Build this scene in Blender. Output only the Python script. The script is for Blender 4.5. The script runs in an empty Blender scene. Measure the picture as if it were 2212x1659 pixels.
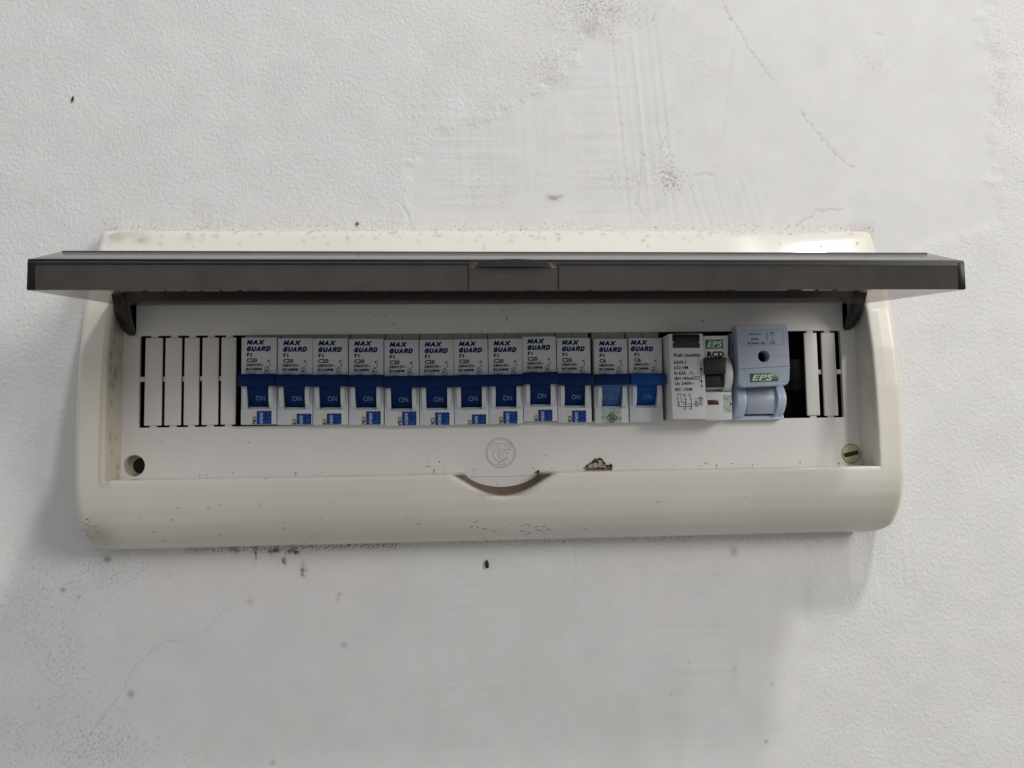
import bpy, bmesh, math, random
import numpy as np
from mathutils import Vector, Matrix
random.seed(7); rng = np.random.default_rng(11)
S = 0.001
scn = bpy.context.scene

# ------------------------------------------------------------------ camera
CAM = dict(cx=-18.744, cd=412.871, cz=14.704, yaw=.06202, pit=.07451, rol=-.01629)
cy_, sy_ = math.cos(CAM['yaw']), math.sin(CAM['yaw'])
cp_, sp_ = math.cos(CAM['pit']), math.sin(CAM['pit'])
cr_, sr_ = math.cos(CAM['rol']), math.sin(CAM['rol'])
fwd = Vector((sy_*cp_, cy_*cp_, sp_)); up0 = Vector((-sy_*sp_, -cy_*sp_, cp_)); rt0 = Vector((cy_, -sy_, 0))
rt = rt0*cr_ + up0*sr_; up = -rt0*sr_ + up0*cr_
cam_data = bpy.data.cameras.new('camera'); cam = bpy.data.objects.new('camera', cam_data)
scn.collection.objects.link(cam); scn.camera = cam
M = Matrix((rt, up, -fwd)).transposed().to_4x4(); M.translation = Vector((CAM['cx']*S, -CAM['cd']*S, CAM['cz']*S))
cam.matrix_world = M
cam_data.sensor_width = 36; cam_data.lens = 27.03; cam_data.clip_start = .01; cam_data.clip_end = 50

# ------------------------------------------------------------------ light
world = bpy.data.worlds.new('World'); scn.world = world; world.use_nodes = True
nt = world.node_tree; bg = nt.nodes['Background']
# the dim room: paler above, darker below
tc = nt.nodes.new('ShaderNodeTexCoord'); sx = nt.nodes.new('ShaderNodeSeparateXYZ'); rp = nt.nodes.new('ShaderNodeValToRGB')
ma = nt.nodes.new('ShaderNodeMath'); ma.operation = 'MULTIPLY_ADD'; ma.inputs[1].default_value = .5; ma.inputs[2].default_value = .5
nt.links.new(tc.outputs['Generated'], sx.inputs[0]); nt.links.new(sx.outputs[2], ma.inputs[0]); nt.links.new(ma.outputs[0], rp.inputs[0])
rp.color_ramp.elements[0].position = .25; rp.color_ramp.elements[0].color = (.50, .49, .47, 1)
rp.color_ramp.elements[1].position = .8; rp.color_ramp.elements[1].color = (1, 1, 1, 1)
nt.links.new(rp.outputs[0], bg.inputs[0]); bg.inputs[1].default_value = .50
def area(name, direction, dist, power, sx_, sy_, col, target=(0, 0, 40)):
    ld = bpy.data.lights.new(name, 'AREA'); ld.shape = 'RECTANGLE'; ld.size = sx_; ld.size_y = sy_; ld.energy = power; ld.color = col
    o = bpy.data.objects.new(name, ld); scn.collection.objects.link(o)
    d = Vector((direction[0], -direction[1], direction[2])).normalized(); t = Vector((target[0]*S, -target[1]*S, target[2]*S))
    o.location = t + d*dist; o.rotation_euler = d.to_track_quat('Z', 'Y').to_euler(); return o
area('ceiling_lamp', (.511, .85, 1.60), 1.95, 16, .12, .12, (1, .985, .96))
area('window_light', (1.10, 1, .55), 1.8, 14, .5, .6, (1, .975, .95))
area('far_ceiling_lamp', (.42, .34, .84), 2.0, 2.6, .07, .03, (1, .99, .97), target=(170, 20, 118))
scn.view_settings.view_transform = 'Standard'; scn.view_settings.look = 'None'
scn.view_settings.exposure = 0; scn.view_settings.gamma = 1; scn.view_settings.use_curve_mapping = False

# ------------------------------------------------------------------ helpers
F_ = 1661.; C_ = (1106., 829.5)
def project(X, O, Z):
    """millimetres (right, out of the wall, up) -> measured photo position; works on arrays"""
    dx = X-CAM['cx']; dy = CAM['cd']-O; dz = Z-CAM['cz']
    a = dx*cy_-dy*sy_; d = dx*sy_+dy*cy_; b = dz*cp_-d*sp_; d2 = dz*sp_+d*cp_
    u = F_*a/d2; v = -F_*b/d2
    return C_[0]+u*cr_-v*sr_, C_[1]+u*sr_+v*cr_
def at(x, y, O):
    X = 0.; Z = 0.
    for _ in range(25):
        q = project(X, O, Z); k = (CAM['cd']-O)/F_
        X += (x-q[0])*k; Z -= (y-q[1])*k
    return X, Z
def W(X, O, Z): return (X*S, -O*S, Z*S)

def tag(o, label=None, cat=None, group=None, kind=None):
    if label: o['label'] = label
    if cat: o['category'] = cat
    if group: o['group'] = group
    if kind: o['kind'] = kind
    return o
def empty(name, X=0, O=0, Z=0):
    o = bpy.data.objects.new(name, None); scn.collection.objects.link(o); o.location = W(X, O, Z); o.empty_display_size = .01; return o
def link_mesh(name, me, mats, parent=None, smooth=True, angle=35):
    o = bpy.data.objects.new(name, me); scn.collection.objects.link(o)
    for m in (mats if isinstance(mats, (list, tuple)) else [mats]): me.materials.append(m)
    if smooth:
        me.shade_smooth()
        try: me.set_sharp_from_angle(angle=math.radians(angle))
        except Exception: pass
    if parent: o.parent = parent
    return o
class MB:
    """collects shapes in millimetres (X right, O out, Z up); build() links ONE mesh"""
    def __init__(s): s.bm = bmesh.new(); s.m = 0
    def _new(s, verts, faces):
        vs = [s.bm.verts.new(W(*v)) for v in verts]; out = []
        for f in faces:
            try: fc = s.bm.faces.new([vs[i] for i in f]); fc.material_index = s.m; out.append(fc)
            except ValueError: pass
        return vs, out
    def bevel(s, fs, r, seg=2):
        es = {e for f in fs for e in f.edges}
        es = [e for e in es if len(e.link_faces) == 2 and e.calc_face_angle(0) > .5]
        bmesh.ops.bevel(s.bm, geom=es, offset=r*S, segments=seg, affect='EDGES', profile=.5, clamp_overlap=True)
    def box(s, x0, x1, o0, o1, z0, z1, r=0, seg=2):
        v = [(x, o, z) for x in (x0, x1) for o in (o0, o1) for z in (z0, z1)]
        vs, fs = s._new(v, [(0, 1, 3, 2), (4, 6, 7, 5), (0, 4, 5, 1), (2, 3, 7, 6), (0, 2, 6, 4), (1, 5, 7, 3)])
        bmesh.ops.recalc_face_normals(s.bm, faces=fs)
        if r: s.bevel(fs, r, seg)
        return s
    def hexa(s, front, back, r=0, seg=2):
        """front/back: four (X,O,Z) points each, same order"""
        vs, fs = s._new(list(front)+list(back), [(0, 1, 2, 3), (7, 6, 5, 4), (0, 4, 5, 1), (1, 5, 6, 2), (2, 6, 7, 3), (3, 7, 4, 0)])
        bmesh.ops.recalc_face_normals(s.bm, faces=fs)
        if r: s.bevel(fs, r, seg)
        return s
    def prism(s, prof, a0, a1, axis='X', r=0, seg=2):
        """prof: polygon; axis X -> points (O,Z); axis O -> points (X,Z)"""
        n = len(prof); mk = (lambda p, a: (a, p[0], p[1])) if axis == 'X' else (lambda p, a: (p[0], a, p[1]))
        v = [mk(p, a0) for p in prof]+[mk(p, a1) for p in prof]
        f = [tuple(range(n)), tuple(range(2*n-1, n-1, -1))]+[(i, (i+1) % n, n+(i+1) % n, n+i) for i in range(n)]
        vs, fs = s._new(v, f); bmesh.ops.recalc_face_normals(s.bm, faces=fs)
        if r: s.bevel(fs, r, seg)
        return s
    def disc(s, X, Z, rad, o0, o1, n=32, r=0):
        return s.prism([(X+rad*math.cos(t*2*math.pi/n), Z+rad*math.sin(t*2*math.pi/n)) for t in range(n)], o0, o1, 'O', r)
    def ring(s, X, Z, r0, r1, o0, o1, n=40):
        v = []
        for i in range(n):
            t = 2*math.pi*i/n; c, q = math.cos(t), math.sin(t)
            v += [(X+r0*c, o0, Z+r0*q), (X+r1*c, o0, Z+r1*q), (X+r1*c, o1, Z+r1*q), (X+r0*c, o1, Z+r0*q)]
        f = []
        for i in range(n):
            a = 4*i; b = 4*((i+1) % n)
            for k in range(4): f.append((a+k, a+(k+1) % 4, b+(k+1) % 4, b+k))
        vs, fs = s._new(v, f); bmesh.ops.recalc_face_normals(s.bm, faces=fs); return s
    def stroke(s, pts, w, o, closed=False, th=.05):
        """flat printed line of width w along (X,Z) points on the plane O=o"""
        n = len(pts); rng_ = range(n if closed else n-1)
        for i in rng_:
            a = Vector(pts[i]); b = Vector(pts[(i+1) % n]); d = b-a
            if d.length < 1e-6: continue
            d.normalize(); q = Vector((-d.y, d.x))*w/2; e = d*w*.35
            p = [a-e-q, b+e-q, b+e+q, a-e+q]
            s._new([(c.x, o, c.y) for c in p], [(0, 1, 2, 3)])
        return s
    def poly(s, pts, o): s._new([(p[0], o, p[1]) for p in pts], [tuple(range(len(pts)))]); return s
    def text(s, string, x0, x1, z0, z1, o, bold=0, shear=0, rot=0, clip=None):
        """fit the lettering into the rectangle; rot=-90 reads downwards"""
        vs, fs = glyphs(string, bold, shear)
        vs = np.array(vs)
        if rot == -90: vs = np.stack([vs[:, 1], -vs[:, 0]], 1)
        lo = vs.min(0); hi = vs.max(0); q = (vs-lo)/(hi-lo)
        P = [[x0+(x1-x0)*a, z0+(z1-z0)*b] for a, b in q]
        vv = [s.bm.verts.new(W(p[0], o, p[1])) for p in P]; made = []
        for f in fs:
            try: fc = s.bm.faces.new([vv[i] for i in f]); fc.material_index = s.m; made.append(fc)
            except ValueError: pass
        if clip is not None:
            g = vv + made + list({e for f in made for e in f.edges})
            bmesh.ops.bisect_plane(s.bm, geom=g, plane_co=W(0, 0, clip), plane_no=(0, 0, 1), clear_inner=True)
        return s
    def build(s, name, mats, parent=None, smooth=True, angle=35, rel=None):
        if rel is not None:
            for v in s.bm.verts: v.co -= Vector(W(*rel))
        me = bpy.data.meshes.new(name); s.bm.to_mesh(me); s.bm.free()
        return link_mesh(name, me, mats, parent, smooth, angle)
_g = {}
def glyphs(string, bold, shear):
    k = (string, bold, shear)
    if k in _g: return _g[k]
    cu = bpy.data.curves.new('t', 'FONT'); cu.body = string; cu.size = 1; cu.offset = bold; cu.shear = shear; cu.resolution_u = 3; cu.space_character = 1.03
    o = bpy.data.objects.new('t', cu); scn.collection.objects.link(o)
    bpy.context.view_layer.update(); dg = bpy.context.evaluated_depsgraph_get()
    me = bpy.data.meshes.new_from_object(o.evaluated_get(dg))
    r = ([(v.co.x, v.co.y) for v in me.vertices], [tuple(p.vertices) for p in me.polygons])
    bpy.data.objects.remove(o); bpy.data.curves.remove(cu); bpy.data.meshes.remove(me); _g[k] = r; return r

# ------------------------------------------------------------------ materials
def mat(name, col, rough=.45, spec=.5, var=.06, vscale=60, bump=0, bscale=900, dirt=None, metal=0, dirt_col=(.10, .07, .045), attr=None, rvar=.0, coat=0):
    m = bpy.data.materials.new(name); m.use_nodes = True; n = m.node_tree.nodes; l = m.node_tree.links; b = n['Principled BSDF']
    b.inputs['Roughness'].default_value = rough; b.inputs['Specular IOR Level'].default_value = spec; b.inputs['Metallic'].default_value = metal
    if coat: b.inputs['Coat Weight'].default_value = coat; b.inputs['Coat Roughness'].default_value = .12
    tc = n.new('ShaderNodeTexCoord'); nz = n.new('ShaderNodeTexNoise'); nz.inputs['Scale'].default_value = vscale; nz.inputs['Detail'].default_value = 5
    l.new(tc.outputs['Object'], nz.inputs['Vector'])
    rp = n.new('ShaderNodeValToRGB'); rp.color_ramp.elements[0].position = .3; rp.color_ramp.elements[1].position = .7
    rp.color_ramp.elements[0].color = tuple(c*(1-var) for c in col)+(1,); rp.color_ramp.elements[1].color = tuple(min(1, c*(1+var)) for c in col)+(1,)
    l.new(nz.outputs['Fac'], rp.inputs[0]); out = rp.outputs[0]
    if rvar:
        n2 = n.new('ShaderNodeTexNoise'); n2.inputs['Scale'].default_value = vscale*1.7; n2.inputs['Detail'].default_value = 6; l.new(tc.outputs['Object'], n2.inputs['Vector'])
        mr = n.new('ShaderNodeMapRange'); mr.inputs[1].default_value = .3; mr.inputs[2].default_value = .7; mr.inputs[3].default_value = rough-rvar; mr.inputs[4].default_value = rough+rvar
        l.new(n2.outputs['Fac'], mr.inputs[0]); l.new(mr.outputs[0], b.inputs['Roughness'])
    if dirt:
        scale, thr, amt = dirt
        n3 = n.new('ShaderNodeTexNoise'); n3.inputs['Scale'].default_value = scale; n3.inputs['Detail'].default_value = 3; n3.inputs['Roughness'].default_value = .6; l.new(tc.outputs['Object'], n3.inputs['Vector'])
        mr = n.new('ShaderNodeMapRange'); mr.inputs[1].default_value = thr; mr.inputs[2].default_value = thr+.06; mr.inputs[4].default_value = amt; l.new(n3.outputs['Fac'], mr.inputs[0])
        mx = n.new('ShaderNodeMix'); mx.data_type = 'RGBA'; l.new(mr.outputs[0], mx.inputs[0]); l.new(out, mx.inputs[6]); mx.inputs[7].default_value = dirt_col+(1,); out = mx.outputs[2]
    if attr:   # grime carried by the mesh itself: amount in alpha, colour in rgb
        a = n.new('ShaderNodeVertexColor'); a.layer_name = attr
        mx = n.new('ShaderNodeMix'); mx.data_type = 'RGBA'; l.new(a.outputs['Alpha'], mx.inputs[0]); l.new(out, mx.inputs[6]); l.new(a.outputs['Color'], mx.inputs[7]); out = mx.outputs[2]
        src = b.inputs['Roughness'].links[0].from_socket if b.inputs['Roughness'].links else None
        m4 = n.new('ShaderNodeMix'); l.new(a.outputs['Alpha'], m4.inputs[0]); m4.inputs[2].default_value = rough; m4.inputs[3].default_value = .9
        if src: l.new(src, m4.inputs[2])
        l.new(m4.outputs[0], b.inputs['Roughness'])
        m5 = n.new('ShaderNodeMath'); m5.operation = 'MULTIPLY_ADD'; m5.inputs[1].default_value = -coat; m5.inputs[2].default_value = coat; l.new(a.outputs['Alpha'], m5.inputs[0]); l.new(m5.outputs[0], b.inputs['Coat Weight'])
        m6 = n.new('ShaderNodeMath'); m6.operation = 'MULTIPLY_ADD'; m6.inputs[1].default_value = -spec; m6.inputs[2].default_value = spec; l.new(a.outputs['Alpha'], m6.inputs[0]); l.new(m6.outputs[0], b.inputs['Specular IOR Level'])
    l.new(out, b.inputs['Base Color'])
    if bump:
        n4 = n.new('ShaderNodeTexNoise'); n4.inputs['Scale'].default_value = bscale; n4.inputs['Detail'].default_value = 3; l.new(tc.outputs['Object'], n4.inputs['Vector'])
        bp = n.new('ShaderNodeBump'); bp.inputs['Strength'].default_value = 1; bp.inputs['Distance'].default_value = bump*S; l.new(n4.outputs['Fac'], bp.inputs['Height']); l.new(bp.outputs[0], b.inputs['Normal'])
    return m
def smoked(name, density, dust, dust_col=(.30, .29, .275), rough=.08, col=(1, .90, .82), drough=.4, nscale=700):
    """see-through tinted plastic: clear surface with gloss, tint in the volume, dust on the surface"""
    m = bpy.data.materials.new(name); m.use_nodes = True; n = m.node_tree.nodes; l = m.node_tree.links
    n.remove(n['Principled BSDF']); out = n['Material Output']
    tr = n.new('ShaderNodeBsdfTransparent'); gl = n.new('ShaderNodeBsdfGlossy'); gl.inputs['Roughness'].default_value = rough
    lw = n.new('ShaderNodeLayerWeight'); lw.inputs['Blend'].default_value = .5; mx = n.new('ShaderNodeMixShader')
    pw = n.new('ShaderNodeMath'); pw.operation = 'POWER'; pw.inputs[1].default_value = 5; l.new(lw.outputs['Facing'], pw.inputs[0])
    fr = n.new('ShaderNodeMath'); fr.operation = 'MULTIPLY_ADD'; fr.inputs[1].default_value = .96; fr.inputs[2].default_value = .04; l.new(pw.outputs[0], fr.inputs[0])
    l.new(fr.outputs[0], mx.inputs[0]); l.new(tr.outputs[0], mx.inputs[1]); l.new(gl.outputs[0], mx.inputs[2])
    di = n.new('ShaderNodeBsdfDiffuse'); di.inputs['Color'].default_value = dust_col+(1,)
    tc = n.new('ShaderNodeTexCoord'); nz = n.new('ShaderNodeTexNoise'); nz.inputs['Scale'].default_value = nscale; nz.inputs['Detail'].default_value = 4; l.new(tc.outputs['Object'], nz.inputs['Vector'])
    n2 = n.new('ShaderNodeTexNoise'); n2.inputs['Scale'].default_value = 28; n2.inputs['Detail'].default_value = 5; l.new(tc.outputs['Object'], n2.inputs['Vector'])
    mr = n.new('ShaderNodeMapRange'); mr.inputs[1].default_value = .35; mr.inputs[2].default_value = .65; mr.inputs[3].default_value = dust*.85; mr.inputs[4].default_value = dust*1.15; l.new(nz.outputs['Fac'], mr.inputs[0])
    m2 = n.new('ShaderNodeMapRange'); m2.inputs[1].default_value = .3; m2.inputs[2].default_value = .7; m2.inputs[3].default_value = 1-drough; m2.inputs[4].default_value = 1+drough; l.new(n2.outputs['Fac'], m2.inputs[0])
    mu = n.new('ShaderNodeMath'); mu.operation = 'MULTIPLY'; l.new(mr.outputs[0], mu.inputs[0]); l.new(m2.outputs[0], mu.inputs[1])
    m3 = n.new('ShaderNodeMixShader'); l.new(mu.outputs[0], m3.inputs[0]); l.new(mx.outputs[0], m3.inputs[1]); l.new(di.outputs[0], m3.inputs[2])
    l.new(m3.outputs[0], out.inputs['Surface'])
    va = n.new('ShaderNodeVolumeAbsorption'); va.inputs['Color'].default_value = col+(1,); va.inputs['Density'].default_value = density
    # tint: absorption = (1-colour)*density, so keep colour low and set density for the neutral part
    va.inputs['Color'].default_value = (.22, .14, .10, 1)
    l.new(va.outputs[0], out.inputs['Volume'])
    return m
DENS = 175
M_body = mat('aged_cream_plastic', (.665, .640, .582), .10, .5, .055, 14, attr='grime', rvar=.03, coat=.0)
M_panel = mat('white_grey_plastic', (.72, .705, .68), .42, .4, .03, 16, dirt=(260, .73, .5), bump=.01)
M_strip = mat('blanking_plastic', (.70, .68, .66), .45, .4, .04, 30, dirt=(300, .74, .5))
M_black = mat('shade_black', (.006, .006, .006), .8, .1)  # near-black that stands in for shade in gaps and holes
M_brk = mat('pale_grey_plastic', (.60, .62, .65), .45, .35, .05, 90, dirt=(420, .71, .35), rvar=.06)
M_brkdark = mat('darker_grey_plastic', (.40, .39, .375), .6, .3, .10, 120)  # darker, rougher grey for the rear shoulders
M_blue = mat('navy_toggle_plastic', (.0007, .021, .110), .45, .15, .12, 200)
M_blue2 = mat('bright_blue_toggle_plastic', (.001, .055, .27), .4, .2, .10, 200)
M_blue3 = mat('filmed_blue_toggle_plastic', (.022, .085, .27), .25, .6, .45, 320)
M_onink = mat('pale_blue_print', (.17, .25, .40), .5)
M_onink2 = mat('faint_blue_print', (.11, .19, .33), .5)
M_ink = mat('black_print', (.005, .005, .006), .7, .1)
M_navyink = mat('navy_print', (.001, .017, .10), .7, .1)
M_white = mat('white_print', (.62, .64, .62), .5)
M_stblue = mat('blue_sticker', (.004, .045, .25), .3, .3, .35, 330)
M_stcream = mat('cream_sticker', (.60, .56, .43), .5)
M_holo = mat('green_hologram_sticker', (.33, .42, .36), .35, .6, .45, 600, metal=.25)
M_stlet = mat('pale_sticker_print', (.42, .52, .62), .4)
M_rcd = mat('cool_white_plastic', (.66, .66, .67), .38, .4, .03, 60, dirt=(400, .74, .4))
M_blk = mat('black_plastic', (.010, .011, .011), .32, .5, .1, 120)
M_blktext = mat('black_relief', (.035, .036, .036), .4)
M_green = mat('green_badge', (.012, .145, .042), .35, .5, .1, 200)
M_red = mat('dark_red_indicator', (.07, .004, .006), .3)
M_iso = mat('blue_grey_plastic', (.365, .415, .50), .4, .4, .05, 70, dirt=(420, .74, .3))
M_iso2 = mat('light_blue_grey_plastic', (.46, .54, .68), .38, .4, .04, 70)
M_arm = mat('smoky_black_plastic', (.014, .012, .011), .25, .5)
M_cap = mat('yellowed_cap_plastic', (.56, .50, .30), .35, .5, .05, 120)
M_capslot = mat('dirty_slot', (.035, .028, .018), .8)
M_lidtop = smoked('smoked_plastic_dusty', DENS, .17, dust_col=(.24, .235, .23))
M_lid = smoked('smoked_plastic', DENS, .05, dust_col=(.30, .25, .22))
M_lidrim = smoked('smoked_plastic_grubby', DENS, .19, dust_col=(.25, .215, .195), drough=.10, nscale=90)
M_logo = mat('moulded_line', (.30, .29, .27), .5)
M_mud = mat('dried_mud', (.085, .048, .024), .95, .1, .5, 900, bump=.4, bscale=1500)
M_mudpale = mat('pale_mud_web', (.42, .36, .30), .95, .1, .3, 900, bump=.3, bscale=1500)
M_bug = mat('dark_dropping', (.016, .013, .011), .6, .3, .3, 900)
M_bug2 = mat('brown_dropping', (.16, .075, .025), .7, .3, .3, 900)

# ------------------------------------------------------------------ numpy fields
def fnoise(shape, step, lo, hi, aniso=(1, 1), ang=0, seed=0):
    """band-passed noise; lo/hi wavelengths in mm; unit variance"""
    r = np.random.default_rng(seed); w = r.standard_normal(shape)
    fz = np.fft.fftfreq(shape[0], step)[:, None]; fx = np.fft.rfftfreq(shape[1], step)[None, :]
    a = math.radians(ang); u = (fx*math.cos(a)+fz*math.sin(a))*aniso[0]; v = (-fx*math.sin(a)+fz*math.cos(a))*aniso[1]
    f = np.sqrt(u*u+v*v)+1e-9
    H = np.exp(-(f*lo)**2)*(1-np.exp(-(f*hi)**2))
    q = np.fft.irfft2(np.fft.rfft2(w)*H, s=shape); return q/q.std()
def blur(a, step, sig):
    fz = np.fft.fftfreq(a.shape[0], step)[:, None]; fx = np.fft.rfftfreq(a.shape[1], step)[None, :]
    return np.fft.irfft2(np.fft.rfft2(a)*np.exp(-2*(math.pi*sig)**2*(fx**2+fz**2)), s=a.shape)
def inpoly(X, Z, poly):
    r = np.zeros(X.shape, bool); n = len(poly)
    for i in range(n):
        (x0, z0), (x1, z1) = poly[i], poly[(i+1) % n]
        if z0 == z1: continue
        c = ((z0 > Z) != (z1 > Z)) & (X < (x1-x0)*(Z-z0)/(z1-z0)+x0); r ^= c
    return r
def segdist(X, Z, a, b):
    ax, az = a; bx, bz = b; dx, dz = bx-ax, bz-az; L = dx*dx+dz*dz+1e-9
    t = np.clip(((X-ax)*dx+(Z-az)*dz)/L, 0, 1); return np.hypot(X-ax-t*dx, Z-az-t*dz), t
def smooth(x, a, b):
    t = np.clip((x-a)/(b-a), 0, 1); return t*t*(3-2*t)

# ------------------------------------------------------------------ wall
ST = .6
xs = np.arange(-330, 380.01, ST); zs = np.arange(-230, 310.01, ST)
X, Z = np.meshgrid(xs, zs); SH = X.shape
def wp(pts): return [at(x, y, 0) for x, y in pts]
PX, PY = project(X, 0., Z)
warp = fnoise(SH, ST, 8, 60, seed=3)*3.
warp2 = fnoise(SH, ST, 3, 14, seed=4)*1.2
sm = inpoly(X+warp+warp2, Z+warp2, wp([(880, 520), (868, 460), (893, 380), (880, 330), (950, 285), (1060, 262), (1120, 235), (1180, 185), (1225, 140), (1280, 60), (1320, -60),
            (2150, -60), (2120, 60), (2165, 160), (2140, 300), (2160, 480), (1990, 530), (1930, 620), (1500, 700), (900, 700)])).astype(float)
sm2 = inpoly(X+warp*1.6, Z+warp, wp([(330, 1150), (1760, 1150), (1740, 1300), (1700, 1800), (420, 1800), (300, 1500), (330, 1300)])).astype(float)
SM = np.clip(blur(sm, ST, 1.6), 0, 1); SM2 = np.clip(blur(sm2, ST, 14), 0, 1)
LB = blur((inpoly(X, Z, wp([(-200, 900), (330, 900), (420, 1250), (420, 1900), (-200, 1900)]))).astype(float), ST, 20)
rough = 1-np.clip(SM+SM2*.92+LB*.55, 0, .98)
n_peel = fnoise(SH, ST, 1.15, 3.2, (1, 1.25), 60, seed=21); n_peel2 = fnoise(SH, ST, 2.2, 7., (1, 1.4), 75, seed=22)
n_big = fnoise(SH, ST, 25, 160, seed=23)
D = rough*(.040*n_peel+.020*n_peel2+.015*np.abs(n_peel2)) + .06*n_big + .005*fnoise(SH, ST, 9, 26, seed=24)*(.25+.75*rough)
D += (.22+.0*rough)*rough - .10*SM                       # patch sits lower than the textured paint
# coarse crust along the edge of the patch
edge = np.exp(-((blur(sm, ST, 3)-.5)/.25)**2)*(PY < 480)*(PX < 1330)
D += edge*.07*fnoise(SH, ST, 2, 7, seed=31)
D += .005*fnoise(SH, ST, .9, 3, seed=25)
# trowel ridges
def streaks(c, rx, rz, ang, amp, wl, seed):
    cx, cz = at(*c, 0); a = math.radians(ang); u = (X-cx)*math.cos(a)+(Z-cz)*math.sin(a); v = -(X-cx)*math.sin(a)+(Z-cz)*math.cos(a)
    r = np.random.default_rng(seed); t = np.arange(-400, 400, ST); q = r.standard_normal(t.size); k = np.exp(-np.arange(-12, 13)**2*ST*ST/(2*wl*wl)); q = np.convolve(q, k, 'same'); q -= np.convolve(q, np.ones(15)/15, 'same'); q /= q.std()
    m = np.exp(-((u/rx)**4+(v/rz)**4)); return amp*m*np.interp(u+.25*warp2, t, q)
D += streaks((1385, 260), 17, 55, 4, .055, .55, 1)+streaks((1000, 330), 30, 30, 90, .035, .6, 2)+streaks((1050, 300), 60, 35, 2, .02, .6, 12)
D += streaks((1020, 420), 45, 22, 91, .03, .6, 3)+streaks((1300, 380), 90, 22, 92, .025, .7, 4)+streaks((1560, 440), 30, 18, 15, .03, .6, 5)
D += streaks((1000, 1235), 140, 24, 91, .03, .7, 6)+streaks((1500, 1230), 100, 22, 89, .03, .7, 7)+streaks((1900, 1230), 22, 22, 3, .03, .7, 8)
R = np.full(SH, .70); G = R.copy(); Bc = R.copy(); DIRT = np.zeros(SH); DC = np.zeros(SH+(3,)); DC[...] = (.16, .14, .12)
def stain(amount, col):
    a = np.clip(amount, 0, 1); t = DIRT+a+1e-9; w = (a/t)[..., None]
    DC[...] = DC*(1-w)+np.array(col)*w; DIRT[...] = np.clip(1-(1-DIRT)*(1-a), 0, 1)
def crack(pts, w=.35, depth=.25, dark=.35, col=(.30, .28, .26), jit=0):
    P = wp(pts)
    for a, b in zip(P[:-1], P[1:]):
        lo = (min(a[0], b[0])-5, min(a[1], b[1])-5); hi = (max(a[0], b[0])+5, max(a[1], b[1])+5)
        i0, i1 = np.searchsorted(zs, [lo[1], hi[1]]); j0, j1 = np.searchsorted(xs, [lo[0], hi[0]]); sl = (slice(i0, i1), slice(j0, j1))
        d, t = segdist(X[sl]+warp2[sl]*.35, Z[sl]+warp2[sl]*.2, a, b); g = np.exp(-(d/w)**2)
        D[sl] -= depth*.55*g; am = g*dark*(.35+.65*np.clip(.5+.5*n_peel2[sl], 0, 1)); tt = DIRT[sl]+am+1e-9; ww = (am/tt)[..., None]; DC[sl] = DC[sl]*(1-ww)+np.array(col)*ww; DIRT[sl] = np.clip(np.maximum(DIRT[sl], am), 0, 1)
crack([(1560, 0), (1575, 35), (1599, 70), (1622, 112), (1650, 150), (1677, 178)], .55, .22, .40)
crack([(1728, 238), (1745, 262), (1770, 292), (1800, 328), (1815, 342), (1840, 362)], .55, .22, .45)
crack([(1590, 68), (1580, 130), (1572, 200), (1560, 307)], .4, .10, .16)
crack([(1721, 488), (1737, 475), (1752, 470), (1763, 455), (1775, 458), (1792, 452), (1815, 454)], .6, .3, .38)
crack([(496, 1313), (480, 1322), (467, 1335), (455, 1352), (441, 1364)], .35, .10, .30)
crack([(405, 1382), (390, 1386), (361, 1384), (330, 1405), (300, 1432), (284, 1448), (278, 1466), (270, 1484), (252, 1512), (237, 1528), (214, 1560), (193, 1586)], .35, .10, .34)
crack([(868, 440), (878, 465), (893, 505)], .8, .35, .10); crack([(1148, 683), (1160, 700)], .8, .3, .1)
crack([(1385, 330), (1380, 400), (1375, 440), (1392, 470)], .7, .25, .16); crack([(1455, 370), (1452, 395), (1470, 420)], .5, .2, .14)
crack([(1155, 380), (1240, 384), (1340, 388)], .45, .12, .14); crack([(1158, 370), (1150, 420), (1148, 460)], .45, .10, .10)
crack([(1500, 380), (1530, 376), (1545, 380)], .8, .25, .30); crack([(1435, 374), (1452, 378)], 1., .3, .35); crack([(1183, 426), (1196, 430), (1212, 424)], 1.1, .3, .45)
crack([(1888, 68), (1905, 76)], .6, .2, .4); crack([(1901, 110), (1905, 145)], .45, .1, .2); crack([(1020, 250), (1023, 300)], .6, .05, .22)
crack([(1240, 1150), (1243, 1330), (1215, 1360), (1200, 1400)], .35, .08, .18); crack([(1560, 1500), (1575, 1530)], .5, .1, .2); crack([(1740, 1180), (1760, 1215), (1768, 1230)], .5, .12, .18)
def blob(x, y, rx, ry, amount, col, thr=None, seed=0, wl=(1.2, 5)):
    cx, cz = at(x, y, 0); k = 4.02; g = np.exp(-(((X-cx)*k/rx)**2+((Z-cz)*k/ry)**2))
    if thr is None: a = g*amount
    else: a = smooth(fnoise(SH, ST, *wl, seed=seed)+1.6*(g-1), thr, thr+.8)*amount*(g > .05)
    stain(a, col)
GREY = (.26, .24, .22); BRN = (.10, .055, .035)
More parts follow.
